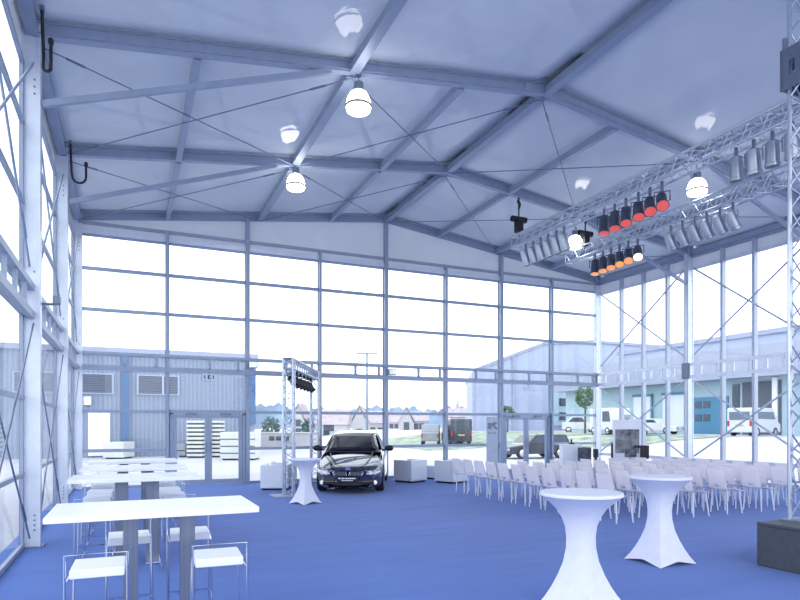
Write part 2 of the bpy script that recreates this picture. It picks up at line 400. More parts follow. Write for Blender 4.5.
# ------------------------------------------------------------------ right wall
xw = XR+.1
bays = list(zip(YF[1:-1], YF[2:]))
n_w = 8
for bi, (a, b) in enumerate(bays):
    bay = {Y1: 'middle bay', Y2: 'far bay'}.get(a, 'near bay')
    ys = [a+(b-a)*t/4-(.17 if 0 < t < 4 else 0) for t in range(5)]
    for t in range(1, 4):
        mb = MB().box(xw-.13, xw+.03, ys[t]-.04, ys[t]+.04, 0, 7.25)
        if a >= Y1-4.3: trim(mb, 'alu_mid', '%s upright in the %s of the right wall' % (ORD[t], bay))
    n_w += 1
    if a < Y1-4.3: continue
    fr = MB().box(xw-.06, xw+.03, a+.12, b-.12, .58, .68); fr.box(xw-.04, xw+.03, a+.12, b-.12, 0, .07); fr.box(xw-.04, xw+.03, a+.12, b-.12, 6.84, 6.94)
    w = tag(fr.build('window_%d' % n_w, 'alu_lt'), 'tall glazing in the %s of the right wall' % bay, 'window', None, 'structure')
    for t in range(4):
        for z0, z1 in ((.07, .6), (.66, 6.86)):
            MB().box(xw-.006, xw+.004, ys[t]+.05, ys[t+1]-.05, z0, z1).build('pane', 'glass', w)
    mb = MB(); mb.box(xw-.24, xw-.18, a+.1, b-.1, 3.68, 3.78); mb.box(xw-.24, xw-.18, a+.1, b-.1, 3.27, 3.38)
    for t in range(4):
        for q in (.07, .52, .86): yq = ys[t]+(ys[t+1]-ys[t])*q; mb.box(xw-.235, xw-.185, yq, yq+.07, 3.375, 3.69)
    trim(mb, 'alu_lt', 'ladder rail across the %s of the right wall' % bay)
    for z0, z1 in ((6.85, 4.05), (3.2, .75)):
        for fl in (0, 1):
            y0, y1 = (b-.25, a+.12) if fl == 0 else (a+.15, b-.25)
            p, q = (xw-.2+.04*fl, y0, z0), (xw-.2+.04*fl, y1, z1)
            trim(MB().tube([p, q], .03, 6), 'alu_mid', '%s tube of the %s cross brace in the %s of the right wall' % (('rising', 'falling')[fl], 'upper' if z0 > 5 else 'lower', bay), True)
struct('wall_right', MB().box(xw+.0, xw+.012, YF[1], Y3, 6.86, 7.5), 'valance', 'white membrane band under the right eave', 'wall')
mb = MB().box(xw-.1, xw-.02, YF[1], Y3, 7.24, 7.34); trim(mb, 'alu', 'head rail under the right eave')

# ------------------------------------------------------------------ left wall
xl = XL-.12
for bi, (a, b) in enumerate(bays):
    bay = {Y1: 'middle bay', Y2: 'far bay'}.get(a, 'near bay')
    n_w += 1
    if a < Y1-4.3: continue
    fr = MB()
    for z in [.04]+ZT[:2]+ZT[2:]+[6.9]: fr.box(xl-.03, xl+.02, a+.08, b-.08, z-.03, z+.03)
    ym = (a+b)/2
    for yy in (a+.12, b-.12): fr.box(xl-.03, xl+.01, yy-.035, yy+.035, 0, 6.95)
    w = tag(fr.build('window_%d' % n_w, 'alu'), 'glazed %s of the left wall' % bay, 'window', None, 'structure')
    zz = [.04]+ZT+[6.9]
    for y0, y1 in ((a+.15, b-.15),):
        for z0, z1 in zip(zz[:-1], zz[1:]):
            MB().box(xl-.012, xl-.004, y0, y1, z0+.03, z1-.03).build('pane', 'glass', w)
    mb = MB(); mb.box(XL-.06, XL+.02, a+.08, b-.08, 3.68, 3.77); mb.box(XL-.06, XL+.02, a+.08, b-.08, 3.27, 3.38)
    for q in range(1, 6):
        y = a+(b-a)*q/6; mb.box(XL-.05, XL+.0, y-.03, y+.03, 3.38, 3.68)
    trim(mb, 'alu', 'ladder rail across the %s of the left wall' % bay)
    for z0, z1 in ((6.9, 4.0), (3.2, .15)):
        for fl in (0, 1):
            y0, y1 = (a+.15, b-.15) if fl == 0 else (b-.15, a+.15)
            r = .016 if z0 > 5 else .012
            p, q = Vector((XL-.03+.05*fl, y0, z0)), Vector((XL-.03+.05*fl, y1, z1)); d = (q-p).normalized()
            mb = MB().tube([p, q], r, 6); mb.tube([q-d*.9, q-d*.5], r*1.9, 6)
            trim(mb, 'alu' if z0 > 5 else 'cable', '%s member of the %s cross brace in the %s of the left wall' % (('falling', 'rising')[fl], 'upper' if z0 > 5 else 'lower', bay), True)
struct('wall_left', MB().box(xl-.03, xl-.018, YF[1], Y3+.2, 6.9, 7.6), 'valance', 'white membrane band under the left eave', 'wall')

# rail joint brackets on the posts
for x, sx in ((XR-.13, -1),):
    for y in (Y1, Y2, Y3):
        mb = MB().box(x-.05, x+.03, y-.13, y+.13, 3.27, 3.79); trim(mb, 'plate', 'rail bracket on the %s %s post' % ({Y1: 'nearest', Y2: 'middle', Y3: 'corner'}[y], 'left' if sx > 0 else 'right'))

# ------------------------------------------------------------------ pendant lamps
def pendant(x, y, z, label):
    t = thing('pendant_lamp', label, 'lamp', (x, y, z), 0, 'pendant lamps under the rafters')
    top = zr(x)-RH/2-z
    mb = MB().tube([(0, 0, .30), (0, 0, top)], .008, 6); mb.tube([(0, 0, top-.04), (0, 0, top)], .04, 10); mb.build('hanging_rod', 'plate', t)
    MB().lathe([(.03, .34), (.085, .31), (.09, .20), (.11, .16), (.09, .14)], 16).build('ballast_housing', 'plate', t, True)
    MB().lathe([(.09, .16), (.15, .12), (.195, .04), (.217, -.04), (.224, -.09)], 24, closed=False).build('dome_shade', 'lamp', t, True)
    MB().lathe([(.222, -.085), (.238, -.095), (.240, -.125), (.222, -.135)], 24, closed=False).build('rim_ring', 'lamp_rim', t, True)
    MB().lathe([(.218, -.13), (.205, -.19), (.14, -.215), (.0, -.22)], 24, closed=False).build('diffuser', 'lamp', t, True)
pendant(3.72, Y1, 7.52, 'lit white dome lamp under the left slope of the nearest rafter')
pendant(3.66, Y2, 7.62, 'lit white dome lamp under the left slope of the middle rafter')
pendant(12.1, Y2, 7.22, 'lit white dome lamp beside the hoist at the far ends of the trusses')
pendant(12.15, Y1, 7.36, 'lit white dome lamp between the two lighting trusses near the tower')

# ------------------------------------------------------------------ trusses
def truss_parts(root, p0, p1, w, up, pitch, rc=.025, rl=.011, m='truss'):
    p0, p1 = Vector(p0), Vector(p1); d = (p1-p0); Ln = d.length; d.normalize(); u = Vector(up); u = (u-d*u.dot(d)).normalized(); r = d.cross(u)
    cor = [(r*i+u*j)*w/2 for i, j in ((-1, -1), (1, -1), (1, 1), (-1, 1))]
    for c in cor: MB().tube([p0+c, p1+c], rc, 8).build('chord', m, root, True)
    mb = MB(); n = max(2, round(Ln/pitch))
    for f in range(4):
        c0, c1 = cor[f], cor[(f+1) % 4]
        for k in range(n):
            a, b = p0+d*(Ln*k/n), p0+d*(Ln*(k+.5)/n); e = p0+d*(Ln*(k+1)/n)
            mb.tube([a+c0, b+c1], rl, 5, False); mb.tube([b+c1, e+c0], rl, 5, False)
    for k in (0, 1):
        q = p0+d*(Ln*k)
        for f in range(4): mb.tube([q+cor[f], q+cor[(f+1) % 4]], rl*1.5, 5)
    mb.build('lacing', m, root, True)
XA, XB = 10.1, 12.3
ZTA, ZTB = 6.95, 6.86
for x, z, y0, y1, lab, nm in ((XA, ZTA, 3.0, 14.45, 'lattice lighting truss hung with six red lit spotlights', 'a'), (XB, ZTB, 3.0, 14.8, 'lattice lighting truss hung with orange lit spotlights, nearer the right wall', 'b')):
    t = thing('lighting_truss', lab, 'truss', (x, y0, z), 0, 'overhead lighting trusses')
    truss_parts(t, (0, 0, 0), (0, y1-y0, 0), .32, (0, 0, 1), .38)
# hoists
def hoist(x, y, ztop, zbot, label):
    t = thing('chain_hoist', label, 'hoist', (x, y, zbot), 0, 'chain hoists at the truss ends')
    h = ztop-zbot
    MB().tube([(0, 0, .45), (0, 0, h)], .022, 6).build('chain', 'black', t)
    mb = MB().tube([(0, 0, .72), (.03, 0, .84), (-.02, 0, .94), (0, 0, 1.02)], [.03, .045, .045, .02], 8); mb.build('hook', 'black', t)
    mb = MB().box(-.10, .10, -.10, .10, .05, .40); mb.build('motor_body', 'black', t, bevel=.02)
    mb = MB().tube([(-.24, 0, .42), (.24, 0, .42)], .085, 12); mb.build('gear_case', 'black', t, True)
    mb = MB().tube([(0, 0, .06), (0, 0, -.06)], .03, 8); mb.build('lower_hook', 'black', t)
hoist(XA, Y2, zr(XA)-RH/2, ZTA+.02+.2, 'black chain hoist on the middle rafter holding the truss with red lights')
hoist(XB+.15, Y2-.05, zr(XB)-RH/2, ZTB+.2, 'black chain hoist partly behind the far right dome lamp')

# ------------------------------------------------------------------ stage spotlights
def spot(x, y, z, aim, body, lens, label, group):
    t = thing('stage_spotlight', label, 'spotlight', (x, y, z), 0, group)
    aim = Vector(aim).normalized(); c = Vector((0, 0, -.36))
    mb = MB().box(-.022, .022, -.022, .022, -.17, .05); mb.build('clamp', 'plate', t)
    side = aim.cross(Vector((0, 0, 1))); side = side.normalized() if side.length > .05 else Vector((0, 1, 0))
    MB().tube([c+side*.15, c+side*.15+Vector((0, 0, .2)), c-side*.15+Vector((0, 0, .2)), c-side*.15], .014, 6).build('yoke', body, t)
    MB().lathe([(.05, -.25), (.10, -.22), (.115, -.10), (.115, .14), (.130, .15), (.130, .20), (.118, .20)], 16, c, aim, True).build('can', body, t, True)
    MB().lathe([(.0, .222), (.06, .216), (.117, .204)], 16, c, aim, False).build('lens', lens, t, True)
A = [('A1', XA, [13.98, 13.66, 13.32, 13.0, 12.66, 12.36], ZTA), ('A2', XA, [10.94, 10.6, 10.26, 9.9, 9.58, 9.26], ZTA), ('A3', XA, [7.58, 7.24, 6.9, 6.56], ZTA),
     ('B1', XB, [13.69, 13.37, 13.05, 12.73, 12.41, 12.08], ZTB), ('B2', XB, [11.0, 10.65, 10.3, 9.98, 9.64, 9.31], ZTB)]
for nm, x, ys, z in A:
    n = len(ys)
    for i, y in enumerate(ys):
        u = i/(n-1); o_ = ORD[i+1]
        zz = z-.16-.03
        if nm == 'A2':
            spot(x, y, zz, (-.15-.35*u, -.15-.40*u, -.95+.2*u), 'can_dark', 'red', 'dark spotlight with red glowing lens, %s from the far end of its row' % o_, 'red spotlights on the truss')
        elif nm == 'B1':
            spot(x, y, zz, (-.15-.35*u, -.15-.40*u, -.95+.2*u), 'can_dark', 'warm' if i == 5 else 'orange',
                 'dark spotlight with yellow white glowing lens beside the orange ones' if i == 5 else 'dark spotlight with orange glowing lens, %s from the far end of its row' % o_, 'orange spotlights on the truss')
        elif nm == 'A1':
            spot(x, y, zz, (.30, -.05, -.95), 'can_silver', 'can_dark', 'silver spotlight below the hoist end of the truss, %s from the truss end' % o_, 'silver spotlights at the truss end')
        elif nm == 'A3':
            spot(x, y, zz, (.10+.1*(i % 2), .05, -.98), 'can_silver', 'can_dark', 'silver spotlight beside the truss tower, %s from the dome lamp' % o_, 'silver spotlights by the tower')
        else:
            spot(x, y, zz, (.42, -.1, -.9), 'can_silver', 'can_dark', 'silver spotlight in front of the right eave, %s from the orange lights' % o_, 'silver spotlights under the right eave')

# ------------------------------------------------------------------ truss tower on its box
bx0, by0, bw = 7.18, 5.11, 1.2
t = thing('tower_base_box', 'charcoal square box carrying the truss tower', 'box', (bx0, by0, 0))
MB().box(0, bw, -bw, 0, 0, .5).build('box_body', 'box', t, bevel=.012)
MB().box(0, bw, -bw, 0, .5, .54).build('box_lid', 'box', t, bevel=.008)
t = thing('truss_tower', 'tall aluminium truss tower standing on the charcoal box', 'truss', (7.79, 4.86, .54))
truss_parts(t, (0, 0, .02), (0, 0, 9.0-.55), .28, (0, 1, 0), .55, .026, .011)
mb = MB().box(-.22, .22, -.22, .22, 0, .02); mb.build('base_plate', 'plate', t)
mb = MB()
for k in (-1, 1):
    for a, b, c, d in ((-.22, .22, 5.46, 5.62), (-.22, .22, 5.80, 5.97), (-.22, -.10, 5.62, 5.80), (.10, .22, 5.62, 5.80), (-.03, .03, 5.62, 5.80)):
        mb.box(a, b, k*.20-.012, k*.20+.012, c, d); mb.box(k*.20-.012, k*.20+.012, a, b, c, d)
mb.build('sleeve_block', 'steel', t)
for k in (-.18, .18):
    for j in (-.18, .18): MB().tube([(k, j, 5.97), (k, j, 6.12)], .025, 8).build('sleeve_roller', 'plate', t)

# ------------------------------------------------------------------ goal post light stand by the car
ga, gb = Vector((3.62, 14.85, 0)), Vector((5.24, 18.15, 0)); gh = 3.4
gd = (gb-ga).normalized(); gn = Vector((-gd.y, gd.x, 0))
t = thing('light_stand', 'goal post truss stand with black lamps left of the car', 'truss', ga)
for nm, p in (('near', Vector((0, 0, 0))), ('far', gb-ga)):
    sub = MB().box(-.02, .02, -.02, .02, .03, .06).build('upright', 'truss', t); sub.location = p
    truss_parts(sub, (0, 0, .03), (0, 0, gh), .24, gd, .3, .024, .010)
    MB().box(-.42, .42, -.32, .32, 0, .03).build('floor_plate', 'alu', sub)
sub = MB().box(-.02, .02, -.02, .02, gh-.14, gh-.1).build('crossbar', 'truss', t)
truss_parts(sub, Vector((0, 0, gh-.12))-gd*.12, (gb-ga)+Vector((0, 0, gh-.12))+gd*.12, .24, (0, 0, 1), .3, .024, .010)
for i in range(6):
    p = ga+gd*(.45+.5*i)+Vector((0, 0, gh-.27))
    s = thing('stage_lamp', 'black lamp under the goal post truss, %s from the near upright' % ORD[i+1], 'lamp', p, math.atan2(gd.y, gd.x), 'black lamps on the goal post stand')
    MB().box(-.03, .03, -.03, .03, -.06, .03).build('clamp', 'black', s)
    MB().tube([(0, .13, -.24), (0, .13, -.07), (0, -.13, -.07), (0, -.13, -.24)], .014, 6).build('yoke', 'black', s)
    MB().lathe([(.04, -.16), (.08, -.12), (.09, .08), (.10, .15), (.09, .15)], 14, (0, 0, -.25), (.2, -.5, -.85)).build('lamp_head', 'black', s, True)
    MB().lathe([(0, .165), (.09, .155)], 14, (0, 0, -.25), (.2, -.5, -.85), False).build('lens', 'carglass', s)

# ------------------------------------------------------------------ bar tables and stools
def bar_table(y, label, w=1.50, d=.86, x0=-.55, lw=.055):
    t = thing('bar_table', label, 'table', (x0+w/2, y+d/2, 0), 0, 'white bar tables along the left wall')
    MB().box(-w/2, w/2, -d/2, d/2, 1.055, 1.10).build('tabletop', 'white', t, bevel=.004)
    for xx in ((-.19, .24) if lw < .06 else (-.17, .20)):
        l = MB().box(xx-lw, xx+lw, -.075, .075, .02, 1.055).build('leg', 'steel', t, bevel=.004)
        MB().box(xx-.09, xx+.09, -.30, .30, 0, .022).build('foot_plate', 'chrome', l, bevel=.004)
    MB().box(-.45, .5, -.25, .25, 1.04, 1.055).build('top_frame', 'steel', t)
    return t
TY = [4.88, 8.10, 10.0, 12.0]
for i, y in enumerate(TY):
    bar_table(y, ['white bar table nearest, cut by the lower picture edge', 'white bar table directly behind the nearest one', 'white bar table third back along the left wall', 'white bar table farthest back along the left wall'][i], x0=-.55 if i == 0 else -.67, lw=.055 if i == 0 else .075)
def make_stool(label):
    t = thing('bar_stool', label, 'stool', (0, 0, 0), 0, 'white seated wire stools at the bar tables')
    # local: back at -y
    w, d, zs, zb = .185, .20, .74, .91
    MB().box(-w+.02, w-.02, -d+.02, d, zs, zs+.06).build('seat', 'white', t, bevel=.008)
    r = .0085
    MB().tube([(-w, -d-.03, .012), (-w, -d-.03, zb), (w, -d-.03, zb), (w, -d-.03, .012)], r, 6).build('back_frame', 'chrome', t)
    for s in (-1, 1):
        MB().tube([(s*w, -d-.03, .012), (s*w, d, .012), (s*(w-.015), d, zs)], r, 6).build('leg', 'chrome', t)
        MB().tube([(s*w, -d-.03, zs-.01), (s*(w-.015), d, zs-.01)], r, 6).build('seat_rail', 'chrome', t)
    MB().tube([(-w, d, .3), (w, d, .3)], r, 6).build('footrest', 'chrome', t)
    return t
proto = None
tabn = ['nearest bar table', 'second bar table', 'third bar table', 'farthest bar table']
for i, y in enumerate(TY):
    for side in (0, 1):
        for k, x in enumerate((-.19, .60) if side == 0 else (.0, .50)):
            if side == 0: yy, rz = y-.22, random.uniform(-.06, .06)
            else: yy, rz = y+.86+.06, PI+random.uniform(-.05, .05)
            if i: yy = y-.12 if side == 0 else y+.97
            xx = x if i == 0 else (-.38, .55)[k]
            lab = 'white wire bar stool on the %s side of the %s, %s one' % (('near', 'far')[side], tabn[i], ('left', 'right')[k])
            if proto is None:
                proto = make_stool(lab); proto.location = (xx, yy, 0); proto.rotation_euler = (0, 0, rz)
            else: dup(proto, (xx, yy, 0), rz, lab)

# ------------------------------------------------------------------ spandex cocktail tables
def cocktail(x, y, h, R, rc, label, rot):
    t = thing('cocktail_table', label, 'table', (x, y, 0), rot, 'white stretch covered standing tables')
    zs = [0, .03, .08, .16, .26, .38, .5, .6, .7, .78, .86, .92, .965]
    r1 = [rc, rc*.93, rc*.82, rc*.68, rc*.54, rc*.41, rc*.345, rc*.335, rc*.37, rc*.45, rc*.58, rc*.74, R*.96]  # at the four corners
    sq = [1., 1., 1., .95, .85, .7, .55, .45, .3, .2, .1, .0, .0]
    n = 64
    def fn(u, v):
        th = 2*PI*u; j = min(int(v*12+1e-6), 12); a_ = (th+PI/4) % (PI/2)-PI/4; c = 1-abs(a_)/(PI/4)
        a_ = th % (PI/2)-PI/4; q_ = .7071/math.cos(a_)*(1-.05*(1-c)); r = r1[j]*(1-sq[j]+sq[j]*q_)
        zz = zs[j]*h
        if j < 4: zz += .05*(1-c**1.5)*(1-j/4)
        return (r*math.cos(th), r*math.sin(th), zz)
    MB().grid(fn, n, 12, True).build('stretch_cover', 'spandex', t, True)
    MB().lathe([(R*.96, .963*h), (R, .972*h), (R, .99*h), (R*.985, h), (0, h+.001)], 48, closed=False).build('table_top', 'spandex', t, True)
cocktail(4.03, 4.68, 1.10, .395, .43, 'white stretch covered standing table in front, nearest the camera', math.radians(66))
cocktail(6.24, 5.76, 1.10, .385, .43, 'white stretch covered standing table beside the charcoal box', math.radians(44))
cocktail(3.62, 13.3, 1.0, .335, .37, 'white stretch covered standing table left of the dark car', math.radians(70))

# ------------------------------------------------------------------ white conference chairs
def make_chair():
    t = thing('conference_chair', '', 'chair', (0, 0, 0), 0, 'white chairs in rows before the stage')
    # faces +x, backrest on the -x side
    w = .215
    def seat(u, v):
        x = -.20+.44*u; y = -w+2*w*v
        return (x, y*(1-.08*u), .47+.012*math.cos(PI*u)+.02*(2*v-1)**2-(.03*u**4))
    MB().grid(seat, 8, 8).build('seat', 'plastic', t, True, solid=.014)
    mb = MB(); nu, nv = 10, 8
    def back(u, v):
        z = .48+.41*u; x = -.205-.10*u-.02*math.sin(PI*v)
        return (x, (-w+2*w*v)*(1-.10*u**2)*(1 if u < .9 else .97), z)
    vs = [back(i/nu, j/nv) for i in range(nu+1) for j in range(nv+1)]; fs = []
    for i in range(nu):
        for j in range(nv):
            if i == 1 and j in (3, 4): continue            # grip slot
            fs.append((i*(nv+1)+j, (i+1)*(nv+1)+j, (i+1)*(nv+1)+j+1, i*(nv+1)+j+1))
    mb.add(vs, fs); mb.build('backrest', 'plastic', t, True, solid=.014)
    for sx, sy in ((-1, -1), (-1, 1), (1, -1), (1, 1)):
        MB().tube([(sx*.16, sy*.17, .465), (sx*.20+.02, sy*.195, 0)], [.017, .012], 8).build('leg', 'plastic_leg', t, True)
    return t
cp = None
rown = ['first', 'second', 'third', 'fourth', 'fifth', 'sixth', 'seventh']
for r in range(7):
    nC = 11 if r == 0 else 8
    for c in range(nC):
        x = 8.06+.95*r+random.uniform(-.03, .03); y = 8.42+.535*c+random.uniform(-.02, .02)
        if r == 3: y -= .0
        lab = 'white plastic chair, %s from the near end of the %s row behind the standing tables' % (ORD[c+1], rown[r])
        if r == 0 and c == nC-1: lab = 'white plastic chair at the far end of the first row, beside the armchairs'
        rz = random.uniform(-.07, .07)
        if cp is None:
            cp = make_chair(); cp['label'] = lab; cp.location = (x, y, 0); cp.rotation_euler = (0, 0, rz)
        else: dup(cp, (x, y, 0), rz, lab)

# ------------------------------------------------------------------ cube armchairs and low tables
def armchair(x, y, rz, label, w=.74, h=.68):
    t = thing('armchair', label, 'armchair', (x, y, 0), rz, 'white cube armchairs')
    # opens toward +y
    MB().box(-w/2, w/2, -w/2, -w/2+.14, .05, h).build('backrest', 'leather', t, bevel=.02)
    for s in (-1, 1):
        MB().box(s*w/2-(.12 if s > 0 else 0), s*w/2+(.12 if s < 0 else 0), -w/2+.14, w/2, .05, h).build('armrest', 'leather', t, bevel=.02)
    MB().box(-w/2+.12, w/2-.12, -w/2+.14, w/2-.01, .05, .42).build('seat', 'leather', t, bevel=.03)
    MB().box(-w/2+.04, w/2-.04, -w/2+.04, w/2-.04, 0, .05).build('plinth', 'black', t)
armchair(3.70, 16.60, math.radians(-22), 'white cube armchair behind the goal post truss stand')
armchair(4.15, 17.62, math.radians(-15), 'white cube armchair half hidden behind the standing table by the car')
armchair(7.98, 17.05, math.radians(24), 'white cube armchair just right of the car')
armchair(9.02, 16.32, math.radians(24), 'white cube armchair beside the first row of chairs')
def low_table(x, y, label):
    t = thing('low_table', label, 'table', (x, y, 0), .4, 'white low tables by the armchairs')
    MB().box(-.28, .28, -.28, .28, .05, .44).build('block', 'leather', t, bevel=.015); MB().box(-.24, .24, -.24, .24, 0, .05).build('plinth', 'black', t)
low_table(9.15, 17.65, 'white low block table between the two armchairs right of the car')

# ------------------------------------------------------------------ the car
def build_car(loc, rz):
    t = thing('car', 'dark navy saloon car parked on the carpet facing the camera', 'car', loc, rz)
    W = .885
    def halfw(y):
        pts = [(0, .62), (.06, .70), (.18, .79), (.45, .865), (.9, .885), (3.9, .885), (4.5, .85), (4.8, .74), (4.9, .66)]
        for (a, b), (c, d) in zip(pts, pts[1:]):
            if y <= c: return b+(d-b)*(y-a)/(c-a)
        return pts[-1][1]
    def top(y):
        pts = [(0, .58), (.05, .64), (.12, .685), (.3, .75), (.8, .90), (1.35, 1.03), (2, 1.05), (3.7, 1.06), (4.3, 1.09), (4.8, 1.05), (4.9, .95)]
        for (a, b), (c, d) in zip(pts, pts[1:]):
            if y <= c: return b+(d-b)*(y-a)/(c-a)
        return pts[-1][1]
    def bulge(x): return .42*(abs(x)/W)**2.6       # the nose curves back towards the wings
    def section(y):
        w, h = halfw(y), top(y); zb = .15 if y < .3 else .16
        return [(0, zb), (w*.80, zb), (w*.96, zb+.05), (w, zb+.14), (w*1.005, min(.52, h*.66)), (w*.995, h*.78), (w*.965, h*.90), (w*.90, h*.955), (w*.78, h*.985), (w*.55, h*1.0), (w*.28, h*1.012), (0, h*1.016)]
    ys = [0, .03, .08, .15, .25, .4, .6, .8, 1.0, 1.2, 1.4, 1.8, 2.2, 2.6, 3.0, 3.4, 3.7, 3.95, 4.2, 4.45, 4.65, 4.8, 4.9]
    vs, fs = [], []
    n = 23
    for y in ys:
        s = section(y); full = [(-x, z) for x, z in reversed(s[1:])] + s      # left top ... bottom ... right top
        full = [(-x, z) for x, z in s[::-1]][:-1]+s
        for x, z in full:
            vs.append((x, y+bulge(x)*max(0, 1-y/1.6)+(.06*max(0, (z-.46)/.16)**2 if y < .01 else 0), z))
    for i in range(len(ys)-1):
        for k in range(n-1): fs.append((i*n+k, i*n+k+1, (i+1)*n+k+1, (i+1)*n+k))
        fs.append((i*n+n-1, i*n, (i+1)*n, (i+1)*n+n-1))
    # close the nose and the tail with strips between mirrored points
    for base, flip in ((0, 0), ((len(ys)-1)*n, 1)):
        for k in range(11):
            q = (base+k, base+k+1, base+n-2-k, base+n-1-k)
            q = tuple(dict.fromkeys(q))
            fs.append(q)
    mb = MB(); mb.add(vs, fs); body = mb.build('body', 'paint', None, True)
    # wheel arches cut out of the body
    cutters = []
    for yy in (.98, 3.86):
        c = MB().lathe([(.365, -1.2), (.365, -.60)], 28, (0, yy, .335), (1, 0, 0)).build('cut', 'black'); c2 = MB().lathe([(.365, .60), (.365, 1.2)], 28, (0, yy, .335), (1, 0, 0)).build('cut', 'black')
        for q in (c, c2):
            md = body.modifiers.new('b', 'BOOLEAN'); md.operation = 'DIFFERENCE'; md.object = q; md.solver = 'EXACT'; cutters.append(q)
    dg = bpy.context.evaluated_depsgraph_get(); me = bpy.data.meshes.new_from_object(body.evaluated_get(dg)); body.modifiers.clear(); body.data = me
    for q in cutters: bpy.data.objects.remove(q, do_unlink=True)
    body.parent = t
    # greenhouse
    def cab(u, v):  # u along length, v across section
        pass
    st = [(1.22, 1.02, .74, .72), (1.62, 1.26, .73, .66), (2.02, 1.48, .73, .585), (2.25, 1.545, .74, .575), (2.7, 1.575, .75, .575), (3.1, 1.55, .75, .57), (3.45, 1.46, .74, .57), (3.85, 1.26, .72, .62), (4.2, 1.08, .70, .66)]
    vs, fs = [], []
    for y, zt, wb, wt in st:
        sec = [(wb+.07, 1.0), (wb+.05, min(1.04, zt)), (wt+.02, zt-.035 if zt > 1.1 else zt), (wt-.06, zt), (wt*.5, zt+.02), (0, zt+.025)]
        full = [(-x, z) for x, z in sec[:-1]]+[sec[-1]]+[(x, z) for x, z in sec[:-1][::-1]]
        vs += [(x, y, z) for x, z in full]
    m_ = 11
    for i in range(len(st)-1):
        for k in range(m_-1): fs.append((i*m_+k, i*m_+k+1, (i+1)*m_+k+1, (i+1)*m_+k))
    mb = MB(); mb.add(vs, fs); mb.build('cabin_roof', 'paint', t, True)
    # windscreen, side windows, rear window laid on the cabin
    def ws(u, v):
        a, b = (1.27, 1.05, .70), (2.0, 1.475, .575)
        y = a[0]+(b[0]-a[0])*u; z = a[1]+(b[1]-a[1])*u; w = a[2]+(b[2]-a[2])*u-.045; s = 2*v-1
        return (s*w, y-.028+.035*s*s, z+.03-.012*s*s)
    MB().grid(ws, 6, 12).build('windscreen', 'carglass', t, True, solid=.008)
    for s in (-1, 1):
        pl = [(s*.795, 1.62, 1.07), (s*.64, 2.12, 1.44), (s*.625, 2.7, 1.50), (s*.63, 3.3, 1.44), (s*.72, 3.8, 1.2), (s*.80, 3.9, 1.07)]
        MB().prism(pl, (s*.012, 0, .006)).build('side_window', 'carglass', t)
        # mirror
        mr = MB().lathe([(.02, -.12), (.07, -.08), (.085, 0), (.075, .08), (.03, .12)], 12, (s*1.0, 1.62, 1.12), (1, 0, 0)).build('wing_mirror', 'black', t, True)
        MB().tube([(s*.80, 1.64, 1.06), (s*.95, 1.62, 1.09)], .025, 8).build('mirror_arm', 'black', mr, True)
    # front details, laid on the nose surface
    KZ = .77
    def nose(x, z): return bulge(x)+.06*max(0, (z-.46)/.16)**2
    def patch(poly, m, name, off=.008, parent=t, thick=.014):
        mb = MB(); bmh = bmesh.new()
        f = bmh.faces.new([bmh.verts.new((x, 0, z*KZ)) for x, z in poly]); bmesh.ops.triangulate(bmh, faces=[f])
        bmesh.ops.subdivide_edges(bmh, edges=bmh.edges, cuts=3, use_grid_fill=True)
        vs = [(v.co.x, nose(v.co.x, v.co.z)-off, v.co.z) for v in bmh.verts]; bmh.verts.index_update()
        fs = [tuple(v.index for v in f.verts) for f in bmh.faces]; bmh.free()
        mb.add(vs, fs); return mb.build(name, m, parent, True, solid=thick)
    for s in (-1, 1):
        kid = [(s*.03, .615), (s*.06, .755), (s*.16, .775), (s*.34, .765), (s*.375, .71), (s*.33, .625), (s*.2, .60), (s*.08, .598)]
        rim = patch([(x*1.0+s*(.018 if abs(x) > .1 else -.012), z+(.018 if z > .68 else -.018)) for x, z in kid], 'chrome', 'grille_rim', .006)
        g = patch(kid, 'black', 'grille', .016)
        sl = MB()
        for q in range(9):
            xx = s*(.075+.033*q); sl.tube([(xx, nose(xx, .48)-.03, .48), (xx, nose(xx, .58)-.03, .58)], .005, 5)
        sl.build('grille_slat', 'plate', g)
        hl = [(s*.45, .665), (s*.47, .735), (s*.62, .775), (s*.76, .80), (s*.815, .79), (s*.80, .70), (s*.70, .655), (s*.55, .645)]
        h = patch(hl, 'lampglass', 'headlamp', .012)
        for xx in (.56, .68):
            MB().lathe([(.046, 0), (.056, -.012), (.046, -.02), (.03, -.012)], 16, (s*xx, nose(xx, .55)-.022, .55), (0, 1, 0)).build('light_ring', 'white', h, True)
        patch([(s*.34, .33), (s*.36, .43), (s*.72, .42), (s*.74, .36), (s*.66, .32)], 'black', 'side_intake', .01)
        MB().lathe([(0, -.025), (.05, -.02), (.055, 0)], 16, (s*.68, nose(.68, .30)-.02, .297), (0, 1, 0), False).build('fog_lamp', 'fog', t, True)
        patch([(s*.36, .432), (s*.36, .442), (s*.72, .43), (s*.72, .42)], 'amber', 'intake_trim', .02)
    patch([(-.36, .30), (-.38, .42), (.38, .42), (.36, .30), (.2, .285), (-.2, .285)], 'black', 'lower_intake', .01)
    p = MB().box(-.27, .27, -.035, -.012, .335, .445).build('number_plate', 'black', t)
    mb = MB(); x = -.235
    for wd in (.05, .04, .05, .02, .05, .04, .05, .05, .04): mb.box(x, x+wd-.008, -.040, -.035, .40, .432); x += wd+.006
    x = -.15
    for wd in (.04, .03, .04, .03, .04, .04, .03): mb.box(x, x+wd-.008, -.040, -.035, .352, .378); x += wd+.006
    mb.build('plate_text', 'white', p)
    bg = MB().lathe([(0, .006), (.05, .004), (.055, -.004)], 20, (0, .05, .655), (0, -.75, .65)).build('badge', 'chrome', t, True)
    MB().lathe([(0, .012), (.036, .0095)], 20, (0, .05, .655), (0, -.75, .65), False).build('badge_face', 'blue', bg, True)
